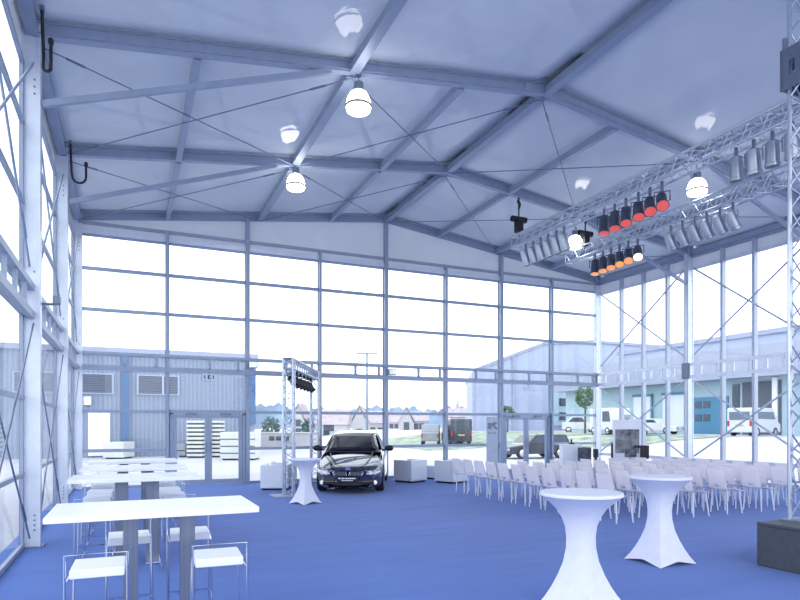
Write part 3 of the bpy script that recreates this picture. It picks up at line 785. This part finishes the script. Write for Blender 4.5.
    # bonnet creases
    for s in (-1, 1):
        MB().tube([(s*.35, .16, .70), (s*.47, .6, .83), (s*.58, 1.2, 1.025)], .008, 5).build('bonnet_crease', 'paint', t, True)
    MB().box(-.66, .66, 1.20, 1.30, 1.02, 1.05).build('cowl', 'black', t)
    # wheels
    for yy in (.98, 3.86):
        for s in (-1, 1):
            w = MB().lathe([(.21, -.11), (.30, -.115), (.33, -.09), (.335, 0), (.33, .09), (.30, .115), (.21, .11)], 28, (s*.765, yy, .335), (1, 0, 0)).build('wheel', 'rubber', t, True)
            rm = MB().lathe([(.0, s*.085), (.05, s*.09), (.06, s*.07), (.19, s*.085), (.215, s*.112), (.225, s*.10)], 24, (s*.765, yy, .335), (1, 0, 0), False).build('rim', 'chrome', w, True)
build_car((5.02, 14.44, 0), math.radians(-24.5))

# ------------------------------------------------------------------ small things inside
def facing(o): return o
# totem
pt = away(492, 20.6); t = thing('totem_sign', 'grey standing sign panel with a black mark left of the right door', 'sign', pt, -TH)
MB().box(-.19, .19, -.04, .04, .02, 2.04).build('panel', 'totem', t, bevel=.01); MB().box(-.26, .26, -.16, .16, 0, .025).build('foot', 'plate', t)
mb = MB(); mb.box(-.15, -.02, -.05, -.041, 1.62, 1.84); mb.bar((-.02, -.046, 1.76), (.10, -.046, 1.86), .008, .05, (0, 0, 1)); mb.bar((-.02, -.046, 1.8), (.16, -.046, 1.62), .008, .07, (0, 0, 1)); mb.bar((.03, -.046, 1.75), (.16, -.046, 1.83), .008, .05, (0, 0, 1))
mb.build('emblem', 'plate', t)
mb = MB()
for q in range(4): mb.box(-.14+.075*q, -.10+.075*q, -.046, -.041, 1.46, 1.51)
mb.build('lettering', 'plate', t)
# exit sign
ex, ey = 2.12, G-.22
t = thing('exit_sign', 'small white escape route sign hanging under the ladder rail above the left door', 'sign', (ex, ey, 3.06))
MB().box(-.17, .17, -.03, .03, 0, .19).build('sign_box', 'wallpaint', t, bevel=.006)
MB().tube([(0, 0, .19), (0, .04, .24)], .012, 6).build('bracket', 'plate', t)
mb = MB(); mb.box(-.135, -.105, -.036, -.03, .04, .15); mb.box(.105, .135, -.036, -.03, .04, .15)
mb.box(-.035, .0, -.036, -.03, .03, .15); mb.box(0, .045, -.036, -.03, .13, .155); mb.box(0, .035, -.036, -.03, .085, .105); mb.box(0, .05, -.036, -.03, .03, .055)
mb.build('pictogram', 'gold', t)
# small devices on the rails
def device(x, y, z, label, name='rail_floodlight', m='plate'):
    t = thing(name, label, 'floodlight', (x, y, z), -.2)
    MB().box(-.13, .13, -.09, .05, -.1, .1).build('housing', m, t, bevel=.01); MB().box(-.11, .11, -.10, -.09, -.08, .08).build('front_glass', 'lampglass', t)
    MB().tube([(0, .05, 0), (0, .13, 0)], .02, 6).build('bracket', 'plate', t)
device(MX[2]+.12, G-.32, 3.55, 'small grey floodlight on the end wall rail beside the second upright')
device(MX[4]+.12, G-.32, 3.50, 'small grey floodlight on the end wall rail at the central upright', m='alu')
t = thing('hanging_emergency_light', 'small white box hanging under the end wall rail above the right door', 'light', (13.4, G-.2, 3.02))
MB().box(-.22, .22, -.05, .05, 0, .16).build('housing', 'wallpaint', t, bevel=.01); MB().tube([(0, 0, .16), (0, .03, .28)], .014, 6).build('bracket', 'plate', t)
t = thing('rail_projector', 'grey floodlight on a bracket at the nearest left post', 'floodlight', (-1.0, Y1+.16, 3.56))
MB().tube([(-.18, -.04, -.03), (-.05, 0, -.02), (.05, 0, 0)], .018, 8).build('arm', 'plate', t); MB().box(-.03, .07, -.08, .05, -.02, .10).build('housing', 'plate', t, bevel=.01)
# black cable loops
def cable_loop(x, y, z, L, w, label):
    t = thing('hanging_cable', label, 'cable', (x, y, z))
    pts = [(0, 0, 0), (.01, 0, -.35*L), (.02, 0, -.75*L)]+[(w*.55-w*.45*math.cos(a), 0, -L+.5*w-.5*w*math.sin(a)) for a in [PI*k/8 for k in range(1, 8)]]+[(w, 0, -.82*L), (w, 0, -.55*L)]
    MB().tube(pts, .022, 8).build('cable', 'rubber', t, True)
    MB().lathe([(.02, 0), (.036, .02), (.036, .08), (.02, .10)], 10, (w, 0, -.57*L), (0, 0, 1)).build('plug', 'black', t, True)
    MB().box(-.03, .03, -.02, .05, -.04, .03).build('holder', 'plate', t)
cable_loop(-1.10, 9.62, 7.50, .86, .11, 'black hanging cable loop at the top of the nearest left post')
cable_loop(-1.08, 13.8, 7.44, .80, .28, 'black hanging cable loop at the top of the middle left post')
# display items behind the chairs
pt = away(627, 19.6); t = thing('display_board', 'white display board with a grey landscape photo behind the chairs', 'display', pt, -TH-.15)
MB().box(-.44, .44, -.03, .03, .55, 1.93).build('board', 'white', t); MB().box(-.37, .37, -.036, -.03, .85, 1.62).build('photo_panel', mat('landscape_photo', (.20, .22, .24), .5, 0, .75, 4.5), t)
for s in (-1, 1): MB().box(s*.38-.03, s*.38+.03, -.2, .2, 0, .56).build('leg', 'white', t)
pt = away(644.5, 19.0); t = thing('monitor', 'black flat monitor on a slim stand right of the display board', 'monitor', pt, -TH-.2)
MB().box(-.13, .13, -.03, .03, .70, 1.12).build('screen', 'black', t); MB().tube([(0, .02, .02), (0, .02, .75)], .025, 8).build('stand_pole', 'plate', t); MB().box(-.2, .2, -.15, .15, 0, .02).build('stand_foot', 'plate', t)
MB().box(-.32, -.12, -.03, .03, 1.04, 1.12).build('top_arm', 'black', t)
pt = away(630.5, 18.4); t = thing('picture_sign', 'small dark framed picture in front of the display board', 'sign', pt, -TH-.1)
MB().box(-.17, .17, -.02, .02, .78, 1.03).build('picture', mat('dark_picture', (.10, .10, .12), .5, 0, .9, 9), t); MB().tube([(0, .03, 0), (0, .03, .9)], .02, 6).build('pole', 'plate', t); MB().box(-.16, .16, -.14, .14, 0, .02).build('foot', 'plate', t)
pt = away(584.5, 20.0); t = thing('screen_stand', 'dark picture screen on a white stand before the corner post', 'screen', pt, -TH)
MB().box(-.22, .22, -.03, .03, .58, 1.02).build('screen', mat('dark_screen', (.07, .08, .11), .3, 0, .9, 5), t, bevel=.01); MB().box(-.18, .18, .04, .3, 0, .6).build('pedestal', 'white', t)
pt = away(595.5, 19.2); t = thing('microphone_stand', 'black box on a thin black stand in front of the corner post', 'stand', pt, -TH)
MB().box(-.06, .07, -.06, .06, .74, 1.0).build('head_box', 'black', t); MB().tube([(0, 0, .02), (.03, 0, .42), (0, 0, .78)], [.02, .04, .045], 8).build('pole', 'black', t); MB().lathe([(.2, 0), (.2, .02)], 16).build('foot', 'black', t)
pt = away(570, 20.6); t = thing('display_counter', 'white display counter before the end wall left of the corner', 'counter', pt, -TH)
MB().box(-.30, .30, -.25, .25, 0, 1.08).build('body', 'white', t, bevel=.01); MB().box(-.33, .33, -.28, .28, 1.08, 1.11).build('counter_top', 'white', t, bevel=.005)
t = thing('telephone', 'small black device standing on the white display counter', 'device', away(571.5, 20.6, 1.112), -TH)
MB().box(-.09, .09, -.06, .06, 0, .05).build('base', 'black', t, bevel=.01); MB().tube([(0, 0, .04), (0, .02, .16)], .03, 8).build('upright', 'black', t)
pt = away(612, 18.7); t = thing('leaflet_post', 'slim black post left of the display board', 'stand', pt, -TH)
MB().box(-.025, .025, -.025, .025, .02, 1.2).build('post', 'black', t); MB().lathe([(.15, 0), (.15, .02)], 16).build('foot', 'black', t)

# ------------------------------------------------------------------ outdoors: ground
def gz(x, y):
    t = min(1, max(0, (x-22)/13)); t = t*t*(3-2*t)
    return -.06+1.05*t
def gfn(u, v):
    x = -60+220*u; y = -40+200*v
    return (x, y, gz(x, y)-.002)
struct('ground', MB().grid(gfn, 110, 60), 'pave', 'pale concrete yard around the tent', 'ground', smooth=True)
def grass_patch(x0, x1, y0, y1):
    def fn(u, v):
        x = x0+(x1-x0)*u+.6*math.sin(9*v); y = y0+(y1-y0)*v+.5*math.sin(7*u)
        e = min(u, 1-u, v, 1-v)
        return (x, y, gz(x, y)+.02+min(.45, 3*e)*.12+.02*math.sin(40*u)*math.sin(31*v))
    return MB().grid(fn, 30, 30).build('grass_ground', 'grass', None, True)
tag(grass_patch(19.5, 45, 39, 62), 'green grass bank between the yard and the pale halls', 'grass', None, 'stuff')
tag(grass_patch(27.5, 37.5, 27.5, 36.5), 'green grass verge beyond the right wall', 'grass', None, 'stuff')

# left hall
t = thing('industrial_hall', 'grey corrugated hall with louvred windows beyond the end wall, left', 'building', (-26, 38, -.06))
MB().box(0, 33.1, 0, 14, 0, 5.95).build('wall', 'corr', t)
MB().box(-.2, 33.3, -.25, 14.2, 5.9, 6.2).build('roof_edge', 'lilac', t)
for x0, x1 in ((20.4, 25.1), (26.5, 28.6)):
    f = MB().box(x0-.1, x1+.1, -.1, .0, 3.57, 4.73).build('window', 'lilac2', t)
    MB().box(x0, x1, -.14, -.05, 3.65, 4.66).build('shutter', 'louvre', f)
    MB().box((x0+x1)/2+.2, (x0+x1)/2+.3, -.16, -.05, 3.6, 4.7).build('mullion', 'lilac2', f)
MB().box(25.6, 26.0, -.2, 0, 0, 5.9).build('blue_post', 'bluepipe', t); MB().box(32.7, 33.15, -.2, 0, 1.9, 5.9).build('blue_post', 'bluepipe', t)
dr = MB().box(23.9, 25.0, -.12, 0, .1, 2.65).build('door', 'white', t); MB().box(24.25, 24.85, -.16, -.1, .2, 2.55).build('door_panel', mat('bright_white_door', (.85, .85, .83), .5), dr)
MB().box(23.0, 33.0, -.06, 0, 2.55, 2.66).build('cladding_joint', 'alu_lt', t)
lt = MB().box(23.7, 24.05, -.3, 0, 2.95, 3.4).build('wall_lamp', 'white', t)
# stacks of boards
def stack(px0, px1, zc, n, hh, where):
    a, b = away(px0, zc), away(px1, zc); c = (a+b)/2; w = (b-a).length
    for k in range(n):
        z = -.055+hh*k
        o = thing('stacked_board', 'white board, %s from the bottom of its stack, %s' % (ORD[k+1], where), 'board', (c.x, c.y, z), -TH, 'board stacks in the yard')
        MB().box(-w/2+.05, w/2-.05, -.5, .5, 0, hh*.42).build('spacer', 'crate_dk', o); MB().box(-w/2, w/2, -.55, .55, hh*.42, hh-.002).build('slab', 'crate', o)
stack(145, 167, 37, 8, .24, 'left of the left door')
stack(190, 205.5, 34, 9, .23, "behind the left door's left leaf")
stack(210.5, 222, 34.6, 9, .23, "behind the left door's right leaf")
def yard_box(px0, px1, zc, h, label, m='crate', lines=3):
    a, b = away(px0, zc), away(px1, zc); c = (a+b)/2; w = (b-a).length
    t = thing('storage_crate', label, 'crate', (c.x, c.y, -.055), -TH)
    MB().box(-w/2, w/2, -.7, .7, .08, h).build('body', m, t, bevel=.02)
    mb = MB()
    for k in range(1, lines+1): mb.box(-w/2-.01, w/2+.01, -.72, -.69, h*k/(lines+1)-.02, h*k/(lines+1)+.02)
    mb.build('band', 'crate_dk', t); MB().box(-w/2+.1, w/2-.1, -.6, .6, 0, .09).build('skid', 'crate_dk', t)
yard_box(224, 258, 32, 1.45, 'large white banded crate right of the stacks beyond the left door')
yard_box(109, 129, 33, .9, 'pale low crate in the yard behind the bar tables', lines=1)
yard_box(133, 142, 40, .95, 'dark blue grey crate beside the pale low crate', m='vgrey', lines=1)
yard_box(181.5, 189.5, 35, .75, 'dark grey crate between the board stacks', m='vgrey', lines=1)

# trees
def tree(px, zc, h, r, trunk, label, m='leaf', z0=-.06):
    p = away(px, zc, z0); t = thing('tree', label, 'tree', p)
    MB().tube([(0, 0, 0), (.05, .02, trunk), (0, 0, h*.7)], [r*.12, r*.09, r*.04], 8).build('trunk', 'bark', t, True)
    mb = MB(); rnd = random.Random(int(px*10))
    for k in range(260):
        th, ph = rnd.uniform(0, 2*PI), math.acos(rnd.uniform(-1, 1)); q = rnd.uniform(.55, 1)
        c = Vector((math.sin(ph)*math.cos(th)*r*q, math.sin(ph)*math.sin(th)*r*q, trunk+(h-trunk)*(.5+.5*math.cos(ph)*q)))
        s = r*rnd.uniform(.12, .24); n_ = Vector((rnd.uniform(-1, 1), rnd.uniform(-1, 1), rnd.uniform(-1, 1))).normalized()
        u = n_.orthogonal().normalized(); w = n_.cross(u)
        mb.add([c+u*s, c+w*s*.6+n_*s*.3, c-u*s, c-w*s*.6-n_*s*.3, c+n_*s*.7], [(0, 1, 4), (1, 2, 4), (2, 3, 4), (3, 0, 4), (0, 3, 2, 1)])
    mb.build('crown', m, t)
tree(271, 60, 2.7, .95, .3, 'wide teal tree left of the near truss upright')
tree(308, 66, 2.6, .8, .6, 'teal tree between the two uprights of the goal post stand')
tree(585, 52, 4.3, .85, 2.2, 'slender green tree left of the corner post', 'leaf2', 1.0)
tree(507.5, 60, 3.1, .75, 1.6, 'small round green tree above the right door', 'leaf2', .6)
# houses
def house(px0, px1, zc, hw, hr, label, gable=True, tiles='rooftile', wall='house', wins=((.25, .45), (.6, .45))):
    a, b = away(px0, zc), away(px1, zc); c = (a+b)/2; w = (b-a).length
    t = thing('house', label, 'house', (c.x, c.y, -.06), -TH)
    D = 8
    if gable:
        MB().prism([(-w/2, 0, 0), (w/2, 0, 0), (w/2, 0, hw), (0, 0, hr), (-w/2, 0, hw)], (0, D, 0)).build('wall', wall, t)
        for s in (-1, 1): MB().prism([(0, -.3, hr+.12), (s*(w/2+.25), -.3, hw-.1), (s*(w/2+.25), -.3, hw+.1), (0, -.3, hr+.35)], (0, D+.6, 0)).build('roof', tiles, t)
    else:
        MB().box(-w/2, w/2, 0, D, 0, hw).build('wall', wall, t)
        MB().prism([(-w/2-.3, -.4, hw), (-w/2-.3, D/2, hr), (-w/2-.3, D+.4, hw)], (w+.6, 0, 0)).build('roof', tiles, t)
    for u, v in wins: MB().box(-w/2+w*u-.45, -w/2+w*u+.45, -.05, .05, hw*v-.1, hw*v+1.0).build('window', 'window_dk', t)
    return t
house(291, 305, 95, 2.3, 5.0, 'narrow white gabled house behind the near truss upright', True, wins=((.5, .75), (.5, .15)))
house(316, 346, 90, 1.9, 4.3, 'wide white house with tiled roof behind the far truss upright', False, wins=((.35, .55), (.5, .55), (.35, .0)))
house(352, 367, 100, 2.4, 4.9, 'white gabled house above the car roof', True, wins=((.5, .1),))
house(369, 388, 112, 2.2, 4.6, 'white house with dark skylights at the central upright', False, wins=((.2, .2), (.6, .2)))
house(388, 402, 140, 2.5, 5.0, 'pink roofed house right of the central upright', False)
house(399, 414, 98, 2.2, 4.6, 'white gabled house left of the grey truck', True, wins=((.5, .6), (.5, .1)))
house(412, 428, 110, 2.6, 4.4, 'long grey roofed house behind the grey truck', False)
house(449, 472, 130, 3.6, 5.6, 'white house with red roof left of the pale hall', False)
sk = thing('church_spire', 'thin dark church spire far behind the black van', 'spire', away(457.5, 180, -.06))
MB().lathe([(1.6, 0), (1.6, 5.2), (1.1, 5.8), (.1, 9.5)], 8).build('tower', 'rooftile', sk)
# shed with windows (white) and treeline
t = thing('site_cabin', 'white cabin with small dark windows below the teal trees', 'cabin', away(284, 50, -.06), -TH)
MB().box(-2.2, 2.4, 0, 2.4, .05, 1.15).build('wall', 'house', t); MB().box(-2.3, 2.5, -.1, 2.5, 1.15, 1.22).build('roof', 'house', t)
for x in (-1.0, -.45, .2): MB().box(x-.22, x+.22, -.03, .03, .55, .9).build('window', 'window_dk', t)
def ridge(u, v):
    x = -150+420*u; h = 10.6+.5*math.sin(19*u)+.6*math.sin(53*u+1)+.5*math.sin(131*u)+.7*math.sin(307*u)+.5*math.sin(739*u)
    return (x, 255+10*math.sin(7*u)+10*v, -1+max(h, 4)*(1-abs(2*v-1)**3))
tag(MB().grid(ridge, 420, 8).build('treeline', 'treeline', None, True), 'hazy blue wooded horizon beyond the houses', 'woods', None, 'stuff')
# lamp post
t = thing('floodlight_mast', 'tall thin mast with crossbar lamps rising above the car', 'lamp post', away(367, 60, -.06))
MB().tube([(0, 0, 0), (0, 0, 8.9)], [.13, .10], 8).build('pole', 'plate', t)
hd = MB().bar((-1.0, .4, 8.9), (1.0, -.4, 8.9), .22, .13).build('crossbar', 'plate', t)
MB().tube([(0, 0, 8.9), (0, 0, 9.35)], .06, 8).build('finial', 'plate', t)

# right halls
t = thing('warehouse', 'huge pale lilac hall with sloping roof edge beyond the right door', 'building', (42, 70, .5))
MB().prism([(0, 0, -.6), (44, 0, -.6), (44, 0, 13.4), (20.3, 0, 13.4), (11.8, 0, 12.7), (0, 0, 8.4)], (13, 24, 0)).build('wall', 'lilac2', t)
MB().prism([(0, -.2, 8.4), (11.8, -.2, 12.7), (20.3, -.2, 13.4), (44, -.2, 13.4), (44, -.2, 13.8), (20.2, -.2, 13.8), (11.7, -.2, 13.1), (0, -.2, 8.8)], (13, 24.4, 0)).build('roof_edge', 'lilac', t)
for x in (0.1, 6.4): MB().box(x-.2, x+.2, -.25, 0, -.6, 8.4 if x < 1 else 10.6).build('corner_post', 'lilac', t)
MB().box(12.5, 40, -.4, 0, 1.2, 7.0).build('lower_cladding', 'teal', t)
for x in (14.0, 17.5):
    for z in (2.0, 4.0): MB().box(x, x+2.6, -.5, -.38, z, z+1.1).build('window', 'window_dk', t)
t = thing('workshop_hall', 'pale cyan workshop with blue door and lilac canopy beyond the right wall', 'building', (46, 14, .95))
MB().box(0, 12, 0, 42, -.2, 4.6).build('wall', 'teal', t); MB().box(-1.6, 12, -.5, 42.5, 4.6, 7.0).build('canopy', 'lilac', t)
bd = MB().box(-.12, .05, 21.2, 24.9, 0, 3.25).build('blue_door', 'bluedoor', t)
for z in (1.15, 2.3):
    for y in (22.9, 23.75): MB().box(-.16, -.1, y, y+.65, z, z+.6).build('pane', 'window_dk', bd)
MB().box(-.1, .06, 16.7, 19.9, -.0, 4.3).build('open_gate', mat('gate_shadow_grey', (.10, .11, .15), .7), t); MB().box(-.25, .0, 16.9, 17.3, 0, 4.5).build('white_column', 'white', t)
MB().box(-.12, .05, 20.2, 20.8, .0, 4.2).build('dark_window_strip', 'window_dk', t)
for y0, y1 in ((25.4, 28.0), (29.3, 31.6)):
    f = MB().box(-.12, .05, y0, y1, .7, 3.7).build('roller_door', 'wallpaint', t); MB().box(-.2, -.1, y0-.1, y1+.1, 3.6, 3.85).build('door_head', 'bluedoor', f); MB().box(-.2, -.1, y0-.1, y0+.1, .6, 3.7).build('door_jamb', 'bluedoor', f)
t = thing('storage_hall', 'tall pale cyan hall behind the workshop canopy', 'building', (60, 10, .9))
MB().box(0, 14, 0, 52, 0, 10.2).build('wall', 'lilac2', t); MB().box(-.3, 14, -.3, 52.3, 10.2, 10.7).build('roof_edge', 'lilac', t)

# vehicles
def vehicle(name, label, cat, p, rz, L, W, H, prof, win, m, hood=.0, plate=True, glassm='window_dk'):
    """local +x is forward; prof is the side outline, win the side window outline"""
    t = thing(name, label, cat, p, rz)
    b = MB().prism([(x*L, -W/2, z*H) for x, z in prof], (0, W, 0)).build('body', m, t, bevel=.06)
    for s in (-1, 1):
        MB().prism([(x*L, s*W/2, z*H) for x, z in win], (0, s*.015, 0)).build('side_window', glassm, t)
        for wx in (-.31, .31):
            w = MB().lathe([(.20, -.09), (.30, -.09), (.32, 0), (.30, .09), (.20, .09)], 18, (wx*L, s*(W/2-.08), .32), (0, 1, 0)).build('wheel', 'rubber', t, True)
            MB().lathe([(0, s*.1), (.17, s*.1), (.2, s*.085)], 14, (wx*L, s*(W/2-.08), .32), (0, 1, 0), False).build('rim', 'chrome', w, True)
    # rear and front screens: on the steep outline edges
    xs_ = [x for x, z in prof]; xr, xf = min(xs_), max(xs_)
    MB().box(xr*L-.03, xr*L+.01, -W*.40, W*.40, H*.58, H*.86).build('rear_window', glassm, t) if prof[-1][1] > .8 else None
    for s in (-1, 1): MB().box(xr*L-.02, xr*L+.05, s*W*.44-.07, s*W*.44+.07, H*.36, H*.55).build('tail_lamp', 'tail', t)
    for s in (-1, 1): MB().box(xf*L-.05, xf*L+.02, s*W*.36-.16, s*W*.36+.16, H*.34, H*.44).build('headlamp', 'lampglass', t)
    MB().box(xr*L-.025, xr*L, -.26, .26, H*.36, H*.42).build('number_plate', 'plate_y', t)
    return t
VAN = [(-.5, .14), (.5, .14), (.5, .42), (.42, .52), (.27, .96), (.2, 1.0), (-.47, 1.0), (-.5, .95)]
VANW = [(-.42, .62), (.3, .60), (.23, .86), (-.42, .86)]
SAL = [(-.5, .2), (.5, .2), (.5, .5), (.2, .62), (.07, 1.0), (-.22, 1.0), (-.38, .65), (-.5, .62)]
SALW = [(-.32, .66), (.14, .66), (.05, .93), (-.2, .93)]
WAG = [(-.5, .2), (.5, .2), (.5, .5), (.22, .62), (.08, 1.0), (-.42, 1.0), (-.49, .62)]
WAGW = [(-.43, .66), (.16, .66), (.06, .93), (-.4, .93)]
p = away(754, 43.2, .97); vehicle('minivan', 'white minivan parked before the dark workshop gate', 'van', p, math.radians(8), 3.8, 1.75, 2.0, VAN, VANW, 'vwhite', glassm='vglass')
p = away(456, 51, .1); vehicle('black_van', 'black van with tall rear doors left of the pale hall', 'van', p, math.radians(72), 4.4, 1.75, 2.2, VAN, VANW, 'vblack')
p = away(431, 52, .08); vehicle('utility_truck', 'grey all terrain truck left of the black van', 'truck', p, math.radians(60), 3.4, 1.5, 1.75, [(-.5, .2), (.5, .2), (.5, .6), (.3, .62), (.2, 1.0), (-.3, 1.0), (-.35, .6), (-.5, .6)], [(-.28, .64), (.22, .64), (.16, .9), (-.25, .9)], 'vgrey')
p = away(533, 33.5, -.06); vehicle('station_wagon', 'dark estate car with pale roof seen through the right door', 'car', p, math.radians(178), 3.9, 1.6, 1.32, WAG, WAGW, 'vblack')
p = away(655, 52, .97); vehicle('white_car', 'white saloon car in front of the roller doors', 'car', p, math.radians(-70), 4.2, 1.6, 1.35, SAL, SALW, 'vwhite')
p = away(610, 49, .97); t = vehicle('delivery_truck', 'white truck cab right of the corner post', 'truck', p, math.radians(-100), 3.2, 1.8, 2.15, [(-.5, .2), (.5, .2), (.5, .5), (.44, .97), (.38, 1.0), (-.5, 1.0)], [(.1, .5), (.44, .5), (.38, .88), (.1, .88)], 'vwhite')
p = away(580, 62, .97); t = vehicle('parked_pickup', 'white pickup left of the corner post below the slender tree', 'truck', p, math.radians(-40), 3.6, 1.7, 1.7, SAL, SALW, 'vwhite')
t = thing('trailer', 'white flat trailer between the truck cab and the white car', 'trailer', away(637, 44, .93), math.radians(-80))
MB().box(-1.5, 1.5, -.8, .8, .45, 1.0).build('bed', 'vwhite', t, bevel=.03)
for s in (-1, 1): MB().lathe([(.30, -.08), (.30, .08)], 16, (0, s*.75, .30), (0, 1, 0)).build('wheel', 'rubber', t)
t = thing('signpost', 'dark teal post with a small head plate beyond the glazing right of the truck cab', 'post', away(627, 43.5, .9), -TH)
MB().tube([(0, 0, 0), (0, 0, 1.35)], .14, 10).build('post', 'bluedoor', t, True); MB().box(-.26, .26, -.08, .08, 1.3, 1.62).build('head_plate', 'vgrey', t, bevel=.02)

# ------------------------------------------------------------------ light
w = bpy.data.worlds.new('overcast_sky'); sc.world = w; w.use_nodes = True
nt = w.node_tree; N = nt.nodes; L = nt.links; bg = N['Background']
tc = N.new('ShaderNodeTexCoord'); nz = N.new('ShaderNodeTexNoise'); nz.inputs['Scale'].default_value = 2.5; nz.inputs['Detail'].default_value = 4
L.new(tc.outputs['Generated'], nz.inputs['Vector'])
rp = N.new('ShaderNodeValToRGB'); rp.color_ramp.elements[0].color = (.84, .91, 1, 1); rp.color_ramp.elements[1].color = (.95, .98, 1, 1)
L.new(nz.outputs['Fac'], rp.inputs['Fac']); L.new(rp.outputs['Color'], bg.inputs['Color'])
bg.inputs['Strength'].default_value = 2.6
sc.view_settings.view_transform = 'Standard'; sc.view_settings.look = 'None'; sc.view_settings.exposure = 0; sc.view_settings.gamma = 1
sc.view_settings.use_curve_mapping = False
sc.cycles.transparent_max_bounces = 32; sc.cycles.max_bounces = 10; sc.cycles.diffuse_bounces = 6
sc.cycles.sample_clamp_indirect = 8
sc.cycles.use_denoising = True
